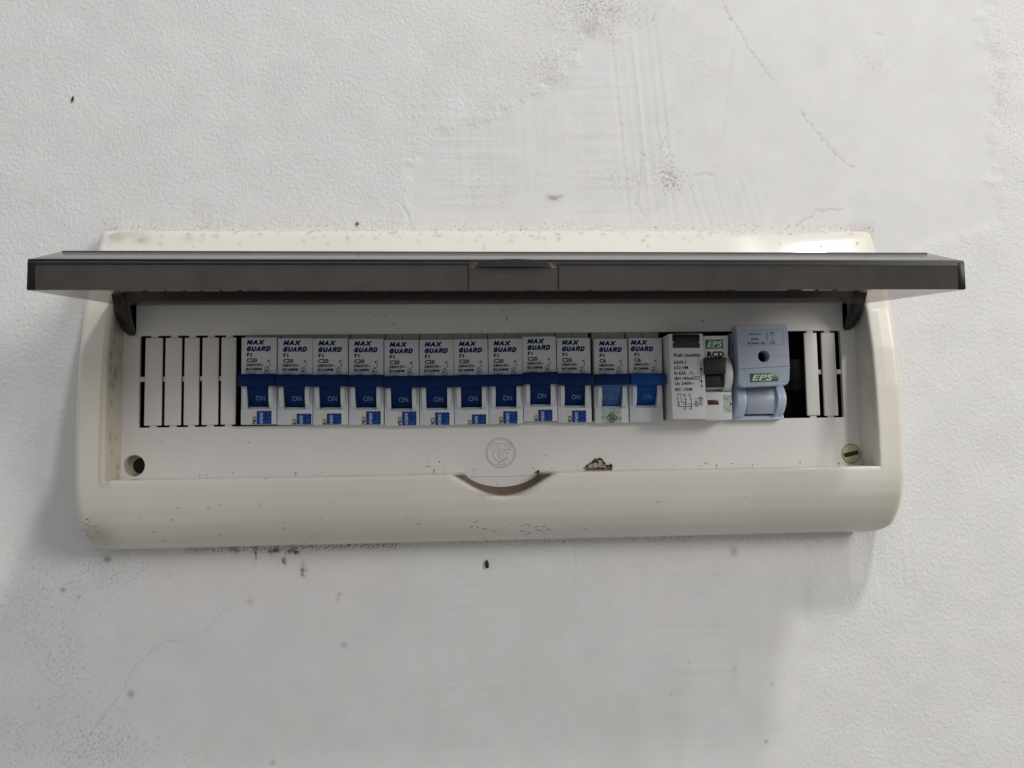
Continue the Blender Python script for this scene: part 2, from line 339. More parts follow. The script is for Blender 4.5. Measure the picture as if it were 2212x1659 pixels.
for i, (x, y, rx, ry, am, th) in enumerate([(60, 1330, 80, 130, .30, .6), (140, 1440, 60, 110, .34, .5), (165, 1560, 90, 60, .28, .7), (210, 1620, 110, 60, .42, .35), (20, 1590, 60, 60, .35, .5),
                  (150, 1250, 120, 80, .25, .8), (430, 1650, 60, 60, .2, .6), (410, 1500, 60, 50, .2, .7), (250, 1230, 90, 60, .35, .5), (1290, 15, 80, 50, .5, -.1), (1190, 140, 40, 40, .35, 0), (1330, 25, 120, 30, .3, .2),
                  (1435, 360, 30, 120, .35, .4), (1500, 150, 60, 60, .2, .4), (2160, 180, 30, 200, .3, .3), (1885, 130, 30, 40, .2, 0), (1350, 390, 70, 25, .3, .2), (1030, 400, 22, 45, .2, -.2), (1090, 420, 22, 28, .18, 0)]):
    blob(x, y, rx, ry, am, GREY, th, 100+i)
blob(1450, 390, 30, 22, .6, (.22, .20, .18), 0, 140); blob(1195, 428, 14, 7, .5, (.2, .18, .16)); blob(1280, 60, 26, 22, .35, (.33, .26, .24)); blob(1320, 80, 12, 30, .3, (.35, .31, .28), -.3, 141)
for x, y, r, a in [(137, 1275, 5, .6), (170, 1290, 4, .4), (232, 1208, 7, .7), (283, 1499, 7, .55), (365, 1245, 3, .3), (744, 1393, 7, .35), (540, 1300, 6, .3), (2, 1310, 3, .3), (592, 1728, 4, .5), (1655, 1602, 4, .55), (1668, 1478, 3, .4), (1488, 1430, 3, .3), (1450, 1497, 3, .3), (589, 1647, 5, .4), (1588, 1445, 3, .3)]:
    blob(x, y, r, r, a, (.15, .14, .13))
blob(1585, 1460, 12, 40, .14, GREY); blob(1745, 1300, 14, 50, .10, GREY); blob(730, 1295, 5, 5, .5, (.45, .33, .2)); blob(733, 1283, 5, 5, .5, GREY); blob(703, 1352, 10, 10, .25, (.42, .38, .3), -.3, 150)
blob(1350, 1640, 40, 90, .08, GREY); blob(1460, 1540, 30, 90, .10, GREY); blob(930, 1560, 22, 70, .08, GREY)
# grime along the lower edge of the board, rust drips, pinkish bands
zb = at(700, 1190, 0)[1]
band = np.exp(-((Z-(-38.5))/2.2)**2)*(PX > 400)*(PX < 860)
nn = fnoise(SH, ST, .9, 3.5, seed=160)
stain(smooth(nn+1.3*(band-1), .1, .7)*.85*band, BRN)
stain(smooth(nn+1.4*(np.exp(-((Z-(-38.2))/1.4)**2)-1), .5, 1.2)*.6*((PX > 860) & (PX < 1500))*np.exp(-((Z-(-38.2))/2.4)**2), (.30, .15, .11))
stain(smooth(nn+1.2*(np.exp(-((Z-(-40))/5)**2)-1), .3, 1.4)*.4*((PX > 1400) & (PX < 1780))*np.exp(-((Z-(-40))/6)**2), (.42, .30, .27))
def drip(pts, w, dark, col): crack(pts, w*1.35, .0, min(1.5, dark*1.8), col)
drip([(553, 1182), (554, 1208)], .55, .95, (.10, .035, .02)); drip([(613, 1190), (614, 1212)], .3, .5, BRN); drip([(611, 1212), (616, 1216)], .9, .9, BRN)
drip([(656, 1216), (655, 1243)], 1.2, .35, (.42, .27, .20)); drip([(655, 1228), (655, 1242)], .7, .9, (.09, .035, .025)); drip([(590, 1188), (584, 1200)], .4, .7, BRN); drip([(640, 1188), (642, 1200)], .3, .4, BRN)
drip([(586, 1190), (600, 1189)], .8, .8, BRN); drip([(628, 1190), (642, 1192)], 1., .8, BRN); drip([(500, 1187), (512, 1190)], .8, .6, BRN)
blob(1585, 1192, 8, 10, .55, (.30, .20, .18)); drip([(1582, 1165), (1583, 1190)], .3, .3, (.4, .3, .28))
PINK = (.72, .60, .56)
pk = blur(((Z > -64) & (Z < -38) & (PX > 318) & (PX < 860)).astype(float), ST, 1.2); stain(pk*.28*smooth(fnoise(SH, ST, 6, 30, seed=170), -1.5, 1.2), PINK)
pk = blur(((Z > -58) & (Z < -36) & (PX > 1300) & (PX < 1850)).astype(float), ST, 3); stain(pk*.32*smooth(fnoise(SH, ST, 5, 30, seed=171), -1.2, 1.5), PINK)
pk = blur(((Z > -64) & (Z < -36) & (PX > 1838) & (PX < 1868)).astype(float), ST, 1.5); stain(pk*.5, (.80, .80, .80)); D -= .15*pk
tb = np.exp(-((Z-130.5)/4.5)**2)*(PX > 225)*(PX < 1890)
stain(tb*smooth(fnoise(SH, ST, 1.2, 8, seed=172), -1.3, 1.5)*.42, (.56, .47, .42)); stain(tb*smooth(fnoise(SH, ST, .9, 4, seed=173), 1.5, 2.3)*.8, (.16, .10, .07))
blob(2190, 1000, 60, 500, .0, GREY)
# paint tone
tone = 1+.008*fnoise(SH, ST, 12, 80, seed=180)+.010*fnoise(SH, ST, 30, 300, seed=181)+.008*fnoise(SH, ST, 1.5, 8, seed=182)
hue = .004*fnoise(SH, ST, 18, 90, seed=183)+.008*np.clip((PX-1100)/1100, -1, 1)
base = np.stack([.662*tone*(1+hue), .660*tone, .655*tone*(1-hue)], -1); base *= (1-.0*SM)[..., None]
COL = base*(1-DIRT[..., None])+DC*DIRT[..., None]
fade = np.minimum.reduce([smooth(X-xs[0], 0, 12), smooth(xs[-1]-X, 0, 12), smooth(Z-zs[0], 0, 12), smooth(zs[-1]-Z, 0, 12)])
D = (D-.55*0)*fade
# keep the wall under the board's rim flat
inb = blur(((np.abs(X) < 198) & (Z > -30) & (Z < 122)).astype(float), ST, 2); D = D*(1-inb)-1.0*inb
nz_, nx_ = SH
co = np.stack([X*S, -D*S, Z*S], -1).reshape(-1, 3)
ii = (np.arange(nz_-1)[:, None]*nx_+np.arange(nx_-1)[None, :]).reshape(-1)
quads = np.stack([ii, ii+1, ii+1+nx_, ii+nx_], 1)
# the rest of the wall beyond the modelled plaster
FX = [-1500, xs[0], xs[-1], 1500]; FZ = [-1200, zs[0], zs[-1], 1500]
extra = np.array([[x*S, 0, z*S] for z in FZ for x in FX]); base_i = len(co); co = np.vstack([co, extra])
eq = [[base_i+r*4+c, base_i+r*4+c+1, base_i+r*4+c+5, base_i+r*4+c+4] for r in range(3) for c in range(3) if not (r == 1 and c == 1)]
quads = np.vstack([quads, np.array(eq)])
me = bpy.data.meshes.new('wall'); me.vertices.add(len(co)); me.vertices.foreach_set('co', co.astype(np.float32).ravel())
me.loops.add(quads.size); me.loops.foreach_set('vertex_index', quads.astype(np.int32).ravel())
me.polygons.add(len(quads)); me.polygons.foreach_set('loop_start', (np.arange(len(quads))*4).astype(np.int32))
me.update(calc_edges=True)
ca = me.color_attributes.new('paint', 'FLOAT_COLOR', 'POINT')
cc = np.ones((len(co), 4), np.float32); cc[:base_i, 3] = rough.ravel(); cc[:, :3] = .66; cc[:base_i, :3] = COL.reshape(-1, 3); ca.data.foreach_set('color', cc.ravel())
M_wall = bpy.data.materials.new('painted_plaster'); M_wall.use_nodes = True; n = M_wall.node_tree.nodes; l = M_wall.node_tree.links; b = n['Principled BSDF']
vc = n.new('ShaderNodeVertexColor'); vc.layer_name = 'paint'; l.new(vc.outputs[0], b.inputs['Base Color']); b.inputs['Roughness'].default_value = .75; b.inputs['Specular IOR Level'].default_value = .2
tc = n.new('ShaderNodeTexCoord'); nz = n.new('ShaderNodeTexNoise'); nz.inputs['Scale'].default_value = 620; nz.inputs['Detail'].default_value = 3; nz.inputs['Distortion'].default_value = .6
mpg = n.new('ShaderNodeMapping'); mpg.inputs['Rotation'].default_value = (0, math.radians(35), 0); mpg.inputs['Scale'].default_value = (1.25, 1, .75)
l.new(tc.outputs['Object'], mpg.inputs[0]); l.new(mpg.outputs[0], nz.inputs['Vector'])
mk = n.new('ShaderNodeMath'); mk.operation = 'MULTIPLY_ADD'; mk.inputs[1].default_value = .9; mk.inputs[2].default_value = .10; l.new(vc.outputs['Alpha'], mk.inputs[0])
mm = n.new('ShaderNodeMath'); mm.operation = 'MULTIPLY'; l.new(nz.outputs['Fac'], mm.inputs[0]); l.new(mk.outputs[0], mm.inputs[1])
bp = n.new('ShaderNodeBump'); bp.inputs['Distance'].default_value = .00029; l.new(mm.outputs[0], bp.inputs['Height']); l.new(bp.outputs[0], b.inputs['Normal'])
wall = link_mesh('wall', me, M_wall, smooth=False); me.shade_smooth(); wall['kind'] = 'structure'
wall['label'] = 'white painted plaster wall with rough texture, smooth patch and dirt marks'
del X, Z, PX, PY, D, DC, DIRT, COL, warp, warp2

# ------------------------------------------------------------------ distribution board
board = empty('distribution_board', 0, 0, -37)
tag(board, 'wide cream distribution board on the wall with its smoked lid open', 'fuse box')
REL = (0, 0, -37)
# body profile: how far it stands out at each height
PZ = np.array([-37.6, -37.5, -36.9, -35.6, -32.5, -28, -22, -15, -8, -2, 5, 20, 40, 60, 80, 96, 106, 114, 120, 124.2, 126.8, 128.3, 128.9])
PO = np.array([0, 4.5, 8.5, 12.5, 18, 23.5, 28.6, 32.3, 34.4, 35.3, 35.7, 36, 35.6, 34.2, 30.8, 25.8, 21.3, 17.4, 14.3, 12.0, 9.6, 6.0, 0])
def pout(z): return np.interp(z, PZ, PO)
BX = 207.8; ZT = 128.9; ZB = -37.6; RX = 189.6; RZB = -.7; RZT = 98.; P = 16.2
# smooth the interpolation a little
_zz = np.linspace(ZB, ZT, 2200); _oo = pout(_zz); _k = np.hanning(61); _k /= _k.sum()
_pad = np.concatenate([-_oo[30:0:-1], _oo, -_oo[-2:-32:-1]]); _os = np.convolve(_pad, _k, 'valid')
def pout(z): return np.maximum(np.interp(z, _zz, _os), 0)
def outer(NB, NS):
    """rounded outline, four sides; samples per side"""
    pts = []
    def side(a, b, n, ra, rb):
        L = math.hypot(b[0]-a[0], b[1]-a[1])
        for i in range(n):
            t = i/n*L; yield t, L
    rt_, rb_ = 10., 17.
    cor = [(-BX, ZB, rb_), (BX, ZB, rb_), (BX, ZT, rt_), (-BX, ZT, rt_)]
    dirs = [(1, 0), (0, 1), (-1, 0), (0, -1)]
    for s in range(4):
        a = cor[s]; b = cor[(s+1) % 4]; d = dirs[s]; nrm = (-d[1], d[0])
        L = abs(b[0]-a[0])+abs(b[1]-a[1]); n = NB if s % 2 == 0 else NS
        for i in range(n):
            u = i/n
            t = u*L
            # denser near the corners
            t = L*(u-.10*math.sin(4*math.pi*u)/(2)*.5) if True else t
            if t < a[2]:
                th = math.radians(45*(1-t/a[2])); r = a[2]; cx_ = a[0]+(d[0]+nrm[0])*r; cz_ = a[1]+(d[1]+nrm[1])*r
                x = cx_-nrm[0]*r*math.cos(th)-d[0]*r*math.sin(th); z = cz_-nrm[1]*r*math.cos(th)-d[1]*r*math.sin(th)
            elif t > L-b[2]:
                th = math.radians(45*(1-(L-t)/b[2])); r = b[2]; cx_ = b[0]+(-d[0]+nrm[0])*r; cz_ = b[1]+(-d[1]+nrm[1])*r
                x = cx_-nrm[0]*r*math.cos(th)+d[0]*r*math.sin(th); z = cz_-nrm[1]*r*math.cos(th)+d[1]*r*math.sin(th)
            else: x = a[0]+d[0]*t; z = a[1]+d[1]*t
            pts.append((x, z, s, t/L))
    return pts
def inner(NB, NS, rx, zb, zt, nw, nd, r=1.2):
    pts = []; c = [(-rx, zb), (rx, zb), (rx, zt), (-rx, zt)]
    for s in range(4):
        a = c[s]; b = c[(s+1) % 4]; n = NB if s % 2 == 0 else NS
        for i in range(n):
            u = i/n; u = u-.05*math.sin(4*math.pi*u)*.5
            x = a[0]+(b[0]-a[0])*u; z = a[1]+(b[1]-a[1])*u
            if s == 0:
                q = abs(x)/nw
                if q < 1: z -= nd*(1-q**2.3)**1.15 if nw < 22 else nd*(.5+.5*math.cos(math.pi*min(1, q)))**.9
            pts.append((x, z))
    return pts
NB, NS = 620, 150
oc = outer(NB, NS)
# outer and inner run with the same parameter
def par_inner(rx, zb, zt, nw, nd, soft):
    pts = []; c = [(-rx, zb), (rx, zb), (rx, zt), (-rx, zt)]
    for (x_, z_, s, t) in oc:
        a = c[s]; b = c[(s+1) % 4]; x = a[0]+(b[0]-a[0])*t; z = a[1]+(b[1]-a[1])*t
        if s == 0:
            q = abs(x)/nw
            if q < 1: z -= nd*((.5+.5*math.cos(math.pi*q))**soft if soft < 3 else math.sqrt(max(0, 1-q*q))*(1-.12*q*q))
        pts.append((x, z))
    return np.array(pts)
OC = np.array([(p[0], p[1]) for p in oc])
I0 = par_inner(RX+1.3, RZB-1.3, RZT+1.3, 27.8, 11.7, .55)     # start of the rounded lip
I1 = par_inner(RX, RZB, RZT, 26.2, 10.9, .55)
IP = par_inner(RX+.6, RZB+.3, RZT, 19.0, 7.9, 9)               # where the recess meets the panel
sgrid = np.concatenate([[0, .004, .012, .026, .045, .07, .10, .14, .18, .23, .28, .34, .40], np.linspace(.46, .95, 12), [1.]])
loops = []
def fillet(x, z):
    d = BX-np.abs(x); t = np.clip(d/7.5, 0, 1); g = (1-(1-t)**2.5)**(1/2.5)
    return pout(z)*g
for sv in sgrid:
    q = OC*(1-sv)+I0*sv; loops.append(np.column_stack([q[:, 0], fillet(q[:, 0], q[:, 1]), q[:, 1]]))
top0 = loops[-1][:, 1]
dz = I1-I0
for k in range(1, 6):
    a = k/5*math.pi/2; q = I0+dz*math.sin(a); loops.append(np.column_stack([q[:, 0], top0-1.3*(1-math.cos(a)), q[:, 1]]))
for k in range(1, 9):
    t = k/8; q = I1*(1-t)+IP*t; loops.append(np.column_stack([q[:, 0], (top0-1.3)*(1-t)+(P-.6)*t, q[:, 1]]))
V = np.vstack(loops); n = len(OC); nl = len(loops)
fa = []
for k in range(nl-1):
    i = np.arange(n); j = (i+1) % n; fa.append(np.stack([k*n+i, k*n+j, (k+1)*n+j, (k+1)*n+i], 1))
fa = np.vstack(fa)
me = bpy.data.meshes.new('housing')
me.from_pydata([W(a, b_, c-REL[2]) for a, b_, c in V], [], fa.tolist()); me.update()
# grime: rgb colour, alpha amount
gx, go, gz = V[:, 0], V[:, 1], V[:, 2]; amt = np.zeros(len(V)); gc = np.tile(np.array([.20, .15, .11]), (len(V), 1))
rgb_ = np.random.default_rng(5)
def g_add(a, col):
    global amt
    a = np.clip(a, 0, 1); w = (a/(amt+a+1e-9))[:, None]; gc[:] = gc*(1-w)+np.array(col)*w; amt = np.clip(1-(1-amt)*(1-a), 0, 1)
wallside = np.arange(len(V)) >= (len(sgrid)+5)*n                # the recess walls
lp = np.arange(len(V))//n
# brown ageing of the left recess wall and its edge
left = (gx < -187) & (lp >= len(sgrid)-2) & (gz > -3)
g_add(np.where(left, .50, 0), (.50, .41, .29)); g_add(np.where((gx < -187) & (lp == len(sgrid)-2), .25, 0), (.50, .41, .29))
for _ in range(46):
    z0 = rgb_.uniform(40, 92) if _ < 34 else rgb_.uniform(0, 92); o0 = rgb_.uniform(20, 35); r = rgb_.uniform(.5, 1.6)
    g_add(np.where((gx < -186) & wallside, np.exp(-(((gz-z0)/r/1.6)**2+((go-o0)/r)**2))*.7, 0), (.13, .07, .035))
# notch: brown dust on the inner lip
nt_ = (np.abs(gx) < 27) & (gz < -.7) & (gz > -12) & (lp >= len(sgrid)-1)
g_add(np.where(nt_, smooth(35.2-go, 0, 5)*.92*smooth(-gz, .7, 2.2), 0), (.15, .105, .065))
# right recess wall greyish marks
for _ in range(14):
    z0 = rgb_.uniform(0, 90); o0 = rgb_.uniform(18, 35); g_add(np.where((gx > 186) & wallside, np.exp(-(((gz-z0)/1.2)**2+((go-o0)/1.0)**2))*.4, 0), (.2, .19, .17))
# dust and specks along the top
g_add(np.clip((gz-108)/6, 0, 1)*.55*(lp < len(sgrid))*(1-smooth(gx, 118, 150))+np.clip((gz-122)/5, 0, 1)*.3*(lp < len(sgrid)), (.60, .575, .54))
for _ in range(230):
    x0 = rgb_.uniform(-200, 195); z0 = 128.9-abs(rgb_.normal(0, 5.5)); r = rgb_.uniform(.35, .8)
    m_ = (np.abs(gx-x0) < 4) & (np.abs(gz-z0) < 4)
    g_add(np.where(m_, np.exp(-(((gx-x0)/r/1.3)**2+((gz-z0)/r)**2))*rgb_.uniform(.2, .75), 0), (.14, .10, .08))
for x0, z0, rx_, rz_, a in [(-196, 122, 5, 3, .55), (-183, 121, 4, 2.2, .55), (-190, 125, 8, 2, .4), (-160, 122, 3, 2, .25), (150, 126, 20, 2, .3), (175, 127, 10, 1.5, .3)]:
    g_add(np.exp(-(((gx-x0)/rx_)**2+((gz-z0)/rz_)**2))*a*(lp < len(sgrid)), (.22, .18, .15))
# worn lower left corner, long yellow-brown tone along the lower bulge
g_add(np.exp(-(((gx+197)/7)**2+((gz+27)/7)**2))*.42, (.22, .18, .12))
g_add(np.exp(-((gz+31)/6)**2)*.15*(lp < 26), (.36, .30, .23))
g_add(np.clip((gx-186)/18, 0, 1)*.30*(lp < 20), (.60, .50, .33))
ga = me.color_attributes.new('grime', 'FLOAT_COLOR', 'POINT'); ga.data.foreach_set('color', np.column_stack([gc, amt]).astype(np.float32).ravel())
housing = link_mesh('housing', me, M_body, board, smooth=True, angle=50)
bm = bmesh.new(); bm.from_mesh(me); bmesh.ops.recalc_face_normals(bm, faces=bm.faces[:]); bm.to_mesh(me); bm.free()
# scratches and scuffs on the lower bulge: thin raised flecks
sc = MB()
def onbody(x, z): return float(fillet(np.array([x]), np.array([z]))[0])
def fleck(sc, px, py, lx, ly, w, o=None):
    guess = 33.
    for _ in range(4): x, z = at(px, py, guess); guess = onbody(x, z)
    x2, z2 = at(px+lx, py+ly, guess); d = Vector((x2-x, z2-z)); L = max(d.length, .01); d /= L; q = Vector((-d.y, d.x))*w/2
    a = Vector((x, z)); b2 = Vector((x2, z2)); m_ = (a+b2)/2
    pts = [a, m_-q, b2, m_+q]
    sc._new([(p.x, onbody(p.x, p.y)+.06, p.y) for p in pts], [(0, 1, 2, 3)])
for a in [(445, 1268, 14, -5, .35), (548, 1260, 8, -4, .45), (518, 1286, 10, -2, .35), (610, 1311, 8, 3, .5), (717, 1304, 10, -1, .35), (835, 1377, 8, -2, .45), (840, 1374, 12, -4, .4)]: pass
r2 = random.Random(3)
base_marks = [(380, 1100, 10, -5), (366, 1124, 11, -2), (446, 1099, 8, -5), (560, 1091, 5, -4), (470, 1093, 8, -3), (570, 1033, 10, 2), (376, 1034, 7, 2), (472, 1157, 7, -4), (611, 1128, 5, 3), (609, 1144, 8, -3),
              (671, 1160, 7, -4), (1152, 1140, 14, -4), (1158, 1144, 12, 3), (1138, 1132, 10, 6), (1148, 1150, -14, 8), (1120, 1139, 20, -10), (1170, 1136, 10, 3), (1015, 1140, 8, -5), (1028, 1136, 7, 7), (1040, 1145, 14, -6), (1020, 1130, 14, -5),
              (1100, 1131, 6, 1), (1260, 1141, 9, 3), (1205, 1086, 2, 2), (1285, 1059, 3, 1), (1382, 1074, 3, 1), (1540, 1107, 3, 0), (1418, 1086, 10, -3), (918, 1009, 14, -2), (1610, 1073, 3, 1), (1400, 1040, 2, 1), (1457, 1135, 4, 0), (1700, 1150, 8, -2),
              (1215, 1100, 2, 2), (1060, 1150, 14, -5), (1180, 1142, 12, 4), (900, 1134, 8, -3), (690, 1117, 5, 3), (876, 1118, 6, -2), (300, 1120, 6, -4), (330, 1150, 7, -3), (1120, 1146, 16, 3), (350, 1170, 8, -2)]
for (a, b3, c, d_) in base_marks: fleck(sc, a, b3, c, d_, r2.uniform(.25, .5))
for _ in range(24): fleck(sc, r2.uniform(220, 1850), r2.uniform(1045, 1160), r2.uniform(2, 5), r2.uniform(-2, 2), r2.uniform(.15, .3))
for _ in range(16): fleck(sc, r2.uniform(178, 215), r2.uniform(1120, 1165), r2.uniform(2, 8), r2.uniform(-4, 4), r2.uniform(.25, .5))
sc.build('scuff_mark', mat('scuff', (.16, .13, .095), .8), board, smooth=False, rel=REL)['kind'] = 'stuff'

# dark inside: near-black colour deepens the shade of the interior
MB().box(-188, 188, .3, 1.0, 8, 90).build('back_plate', M_black, board, smooth=False, rel=REL)
md = MB()
md.box(-189, -187, 1.2, 14, 14, 94).box(187, 189, 1.2, 14, 8, 94).box(-186.9, 186.9, 1.2, 14, 77, 79).box(-186.9, 186.9, 1.2, 14, 17, 19); md.build('inner_box', M_black, board, smooth=False, rel=REL)
MB().box(-184, 184, 2, 6, 40, 57, .3).build('mounting_rail', mat('shade_dark_steel', (.012, .012, .013), .6, .2), board, rel=REL)  # rail colour darkened as well, for the shade inside

# front panel with window, slots and screw hole (2D outline with holes, extruded)
WX, WB, WT = 182.5, 24.3, 71.3
cu = bpy.data.curves.new('panel', 'CURVE'); cu.dimensions = '2D'; cu.fill_mode = 'BOTH'; cu.extrude = 1.0*S; cu.bevel_depth = .28*S; cu.bevel_resolution = 2
def spl(pts):
    sp = cu.splines.new('POLY'); sp.points.add(len(pts)-1)
    for k, (a, b4) in enumerate(pts): sp.points[k].co = (a*S, b4*S, 0, 1)
    sp.use_cyclic_u = True
def rrect(x0, x1, z0, z1, r, n_=5):
    o = []
    for cx_, cz_, a0 in ((x1-r, z1-r, 0), (x0+r, z1-r, 90), (x0+r, z0+r, 180), (x1-r, z0+r, 270)):
        for k in range(n_+1): t = math.radians(a0+90*k/n_); o.append((cx_+r*math.cos(t), cz_+r*math.sin(t)))
    return o
spl([(-193, -9), (193, -9), (193, 96), (-193, 96)])
spl(rrect(-WX, WX, WB, WT, .6)); spl(rrect(-188.5, -184.0, 70.9, 93, 2.1)); spl(rrect(183.8, 188.2, 70.9, 93, 2.1))
HX, HZ, HR = -184.0, 5.6, 5.6
spl([(HX+HR*math.cos(t*math.pi/24), HZ+HR*math.sin(t*math.pi/24)) for t in range(48)])
spl([(185.0+5.2*math.cos(t*math.pi/24), 5.3+5.2*math.sin(t*math.pi/24)) for t in range(48)])
co_ = bpy.data.objects.new('tmp', cu); scn.collection.objects.link(co_); bpy.context.view_layer.update()
me = bpy.data.meshes.new_from_object(co_.evaluated_get(bpy.context.evaluated_depsgraph_get())); bpy.data.objects.remove(co_)
# curve lies in XY: turn it upright, front face at O = P
for v in me.vertices: x, y, z = v.co; v.co = (x, -(P-1.28)*S - z, y-REL[2]*S)
me.name = 'front_panel'
panel = link_mesh('front_panel', me, M_panel, board, smooth=True, angle=30)
# specks on the panel
spk = MB()
pan_marks = [(363, 1004, 4, 1, 1), (602, 1020, 0, 0, .6), (933, 660, 0, 0, 1), (780, 685, 0, 0, .8), (1095, 1010, 0, 0, .8), (970, 1009, 4, 1, 1.6), (1015, 1060, 0, 0, .6), (932, 1028, 0, 0, 1), (1165, 1080, 0, 0, .7)]
for (cx0, cy0, u, v_, k) in [(1400, 800, 5, 852, 2), (1400, 800, 93, 845, 2), (1400, 800, 165, 918, 2), (1400, 800, 202, 960, 2), (1400, 800, 1080, 808, 2), (1400, 800, 1107, 878, 2.4), (1400, 800, 1094, 905, 1.6), (1400, 800, 1638, 860, 1.8), (1400, 800, 1775, 818, 2), (1400, 800, 898, 975, 2.2),
                              (1400, 800, 2043, 878, 1.8), (1400, 800, 2130, 875, 1.8), (1400, 800, 1210, 790, 1.5), (1400, 800, 715, 938, 1.3), (1400, 800, 2200, 862, 1.4)]:
    x, z = at((cx0+u/2.212)/1.736, (cy0+v_/2.212)/1.736, P); spk.disc(x, z, .16*k, P, P+.12, 7)
for u, v_, k in [(668, 283, 1.5), (1278, 294, 2), (2062, 420, 1.8), (1638, 457, 1.6)]:
    x, z = at((240+u/1.843)/1.736, (1500+v_/1.843)/1.736, P); spk.disc(x, z, .14*k, P, P+.1, 7)
for u, v_, k in [(383, 427, 2.6), (347, 485, 2.2), (298, 436, 1.6), (418, 494, 1.4), (1118, 380, 2), (636, 443, 1.6), (785, 583, 1.5), (350, 498, 1.5)]:
    x, z = at((1440+u/1.843)/1.736, (1500+v_/1.843)/1.736, P); spk.disc(x, z, .14*k, P, P+.1, 7)
x, z = at((2460+495/2.836)/1.736, (1180+66/2.836)/1.736, P); spk.disc(x, z, .4, P, P+.15, 8)
rr = random.Random(9)
for _ in range(36): spk.disc(rr.uniform(-180, 180), rr.choice([rr.uniform(1, 22), rr.uniform(73, 86)]), rr.uniform(.08, .2), P, P+.08, 6)
for _ in range(34): spk.disc(rr.uniform(-187, 187), .2+abs(rr.gauss(0, .7)), rr.uniform(.12, .4), P, P+.1, 6)
spk.build('dirt_speck', mat('speck', (.07, .05, .04), .9), panel, smooth=False, rel=REL)['kind'] = 'stuff'
# seam line and the roundel with its interlaced monogram
lg = MB(); ox, oz = at(1081.5, 978, P); o_ = P+.05
def cpt(u, v_): return at((1750+u/3.687)/1.736, (1600+v_/3.687)/1.736, P)
for r, w in ((7.55, .24), (6.85, .14)):
    lg.stroke([(ox+r*math.cos(t*math.pi/36), oz+r*math.sin(t*math.pi/36)) for t in range(72)], w, o_, True)
def arc(cu_, cv_, ru, rv, a0, a1, n_=22): return [cpt(cu_+ru*math.cos(math.radians(a0+(a1-a0)*k/n_)), cv_-rv*math.sin(math.radians(a0+(a1-a0)*k/n_))) for k in range(n_+1)]
lg.stroke([cpt(345, 320), cpt(355, 250), cpt(372, 238), cpt(595, 238), cpt(610, 290)], .22, o_)
lg.stroke([cpt(392, 270), cpt(440, 268), cpt(455, 285), cpt(458, 440)], .22, o_); lg.stroke([cpt(502, 300), cpt(502, 435)], .14, o_)
lg.stroke([cpt(512, 268), cpt(560, 275), cpt(608, 322)], .2, o_); lg.stroke([cpt(512, 318), cpt(600, 316)], .16, o_); lg.stroke([cpt(512, 322), cpt(570, 380), cpt(586, 352)], .2, o_)
lg.stroke(arc(460, 390, 98, 88, 105, 300), .22, o_); lg.stroke([cpt(505, 470), cpt(570, 458)], .2, o_); lg.stroke(arc(470, 385, 45, 62, 140, 265), .13, o_)
lg.stroke([cpt(458, 440), cpt(490, 452), cpt(520, 450), cpt(548, 430), cpt(568, 432), cpt(560, 448)], .2, o_)
lg.stroke([cpt(430, 520), cpt(537, 520), cpt(512, 490), cpt(460, 488), cpt(430, 512)], .2, o_, True)
lg.build('moulded_roundel', M_logo, panel, smooth=False, rel=REL)
se = MB(); se.stroke([at(1015, 1030, P), at(1085, 1029.5, P), at(1155, 1027, P)], .18, P+.04); se.build('seam_line', mat('seam', (.36, .29, .25), .8), panel, smooth=False, rel=REL)
# open screw hole: hollow boss, and the capped one opposite
M_boss = mat('boss_plastic', (.56, .51, .42), .5, .3, .1, 120)
MB().ring(HX, HZ, HR-.1, HR+.6, 2, P-2.6).build('screw_boss', M_boss, panel, rel=REL)
MB().disc(HX, HZ, HR+.2, 7.5, 8.2).build('screw_seat', M_boss, panel, rel=REL)
MB().disc(HX+.4, HZ-.2, 4.1, 8.25, 8.3).build('hole_shade_disc', mat('hole_shade', (.03, .028, .02), .9), panel, rel=REL)  # flat dark disc paints the shade down the hole
cap = MB().disc(185.0, 5.3, 5.0, 10, P+.35, 48, .35).build('screw_cap', M_cap, panel, rel=REL)
sl = MB(); a, b5 = at((2640+965/1.843)/1.736, (1400+568/1.843)/1.736, P+.4), at((2640+1072/1.843)/1.736, (1400+545/1.843)/1.736, P+.4)
sl.stroke([(a[0]*.86+b5[0]*.14, a[1]*.86+b5[1]*.14), (a[0]*.14+b5[0]*.86, a[1]*.14+b5[1]*.86)], 2.3, P+.42)
for _ in range(10):
    t = rr.random(); sl.disc(a[0]+(b5[0]-a[0])*t, a[1]+(b5[1]-a[1])*t+rr.uniform(-1.1, 1.1), rr.uniform(.2, .45), P+.38, P+.5, 7)
sl.build('screwdriver_slot', M_capslot, cap, smooth=False, rel=REL)
MB().ring(185.0, 5.3, 5.0, 5.2, P-1, P+.1).build('cap_gap', M_black, panel, rel=REL)

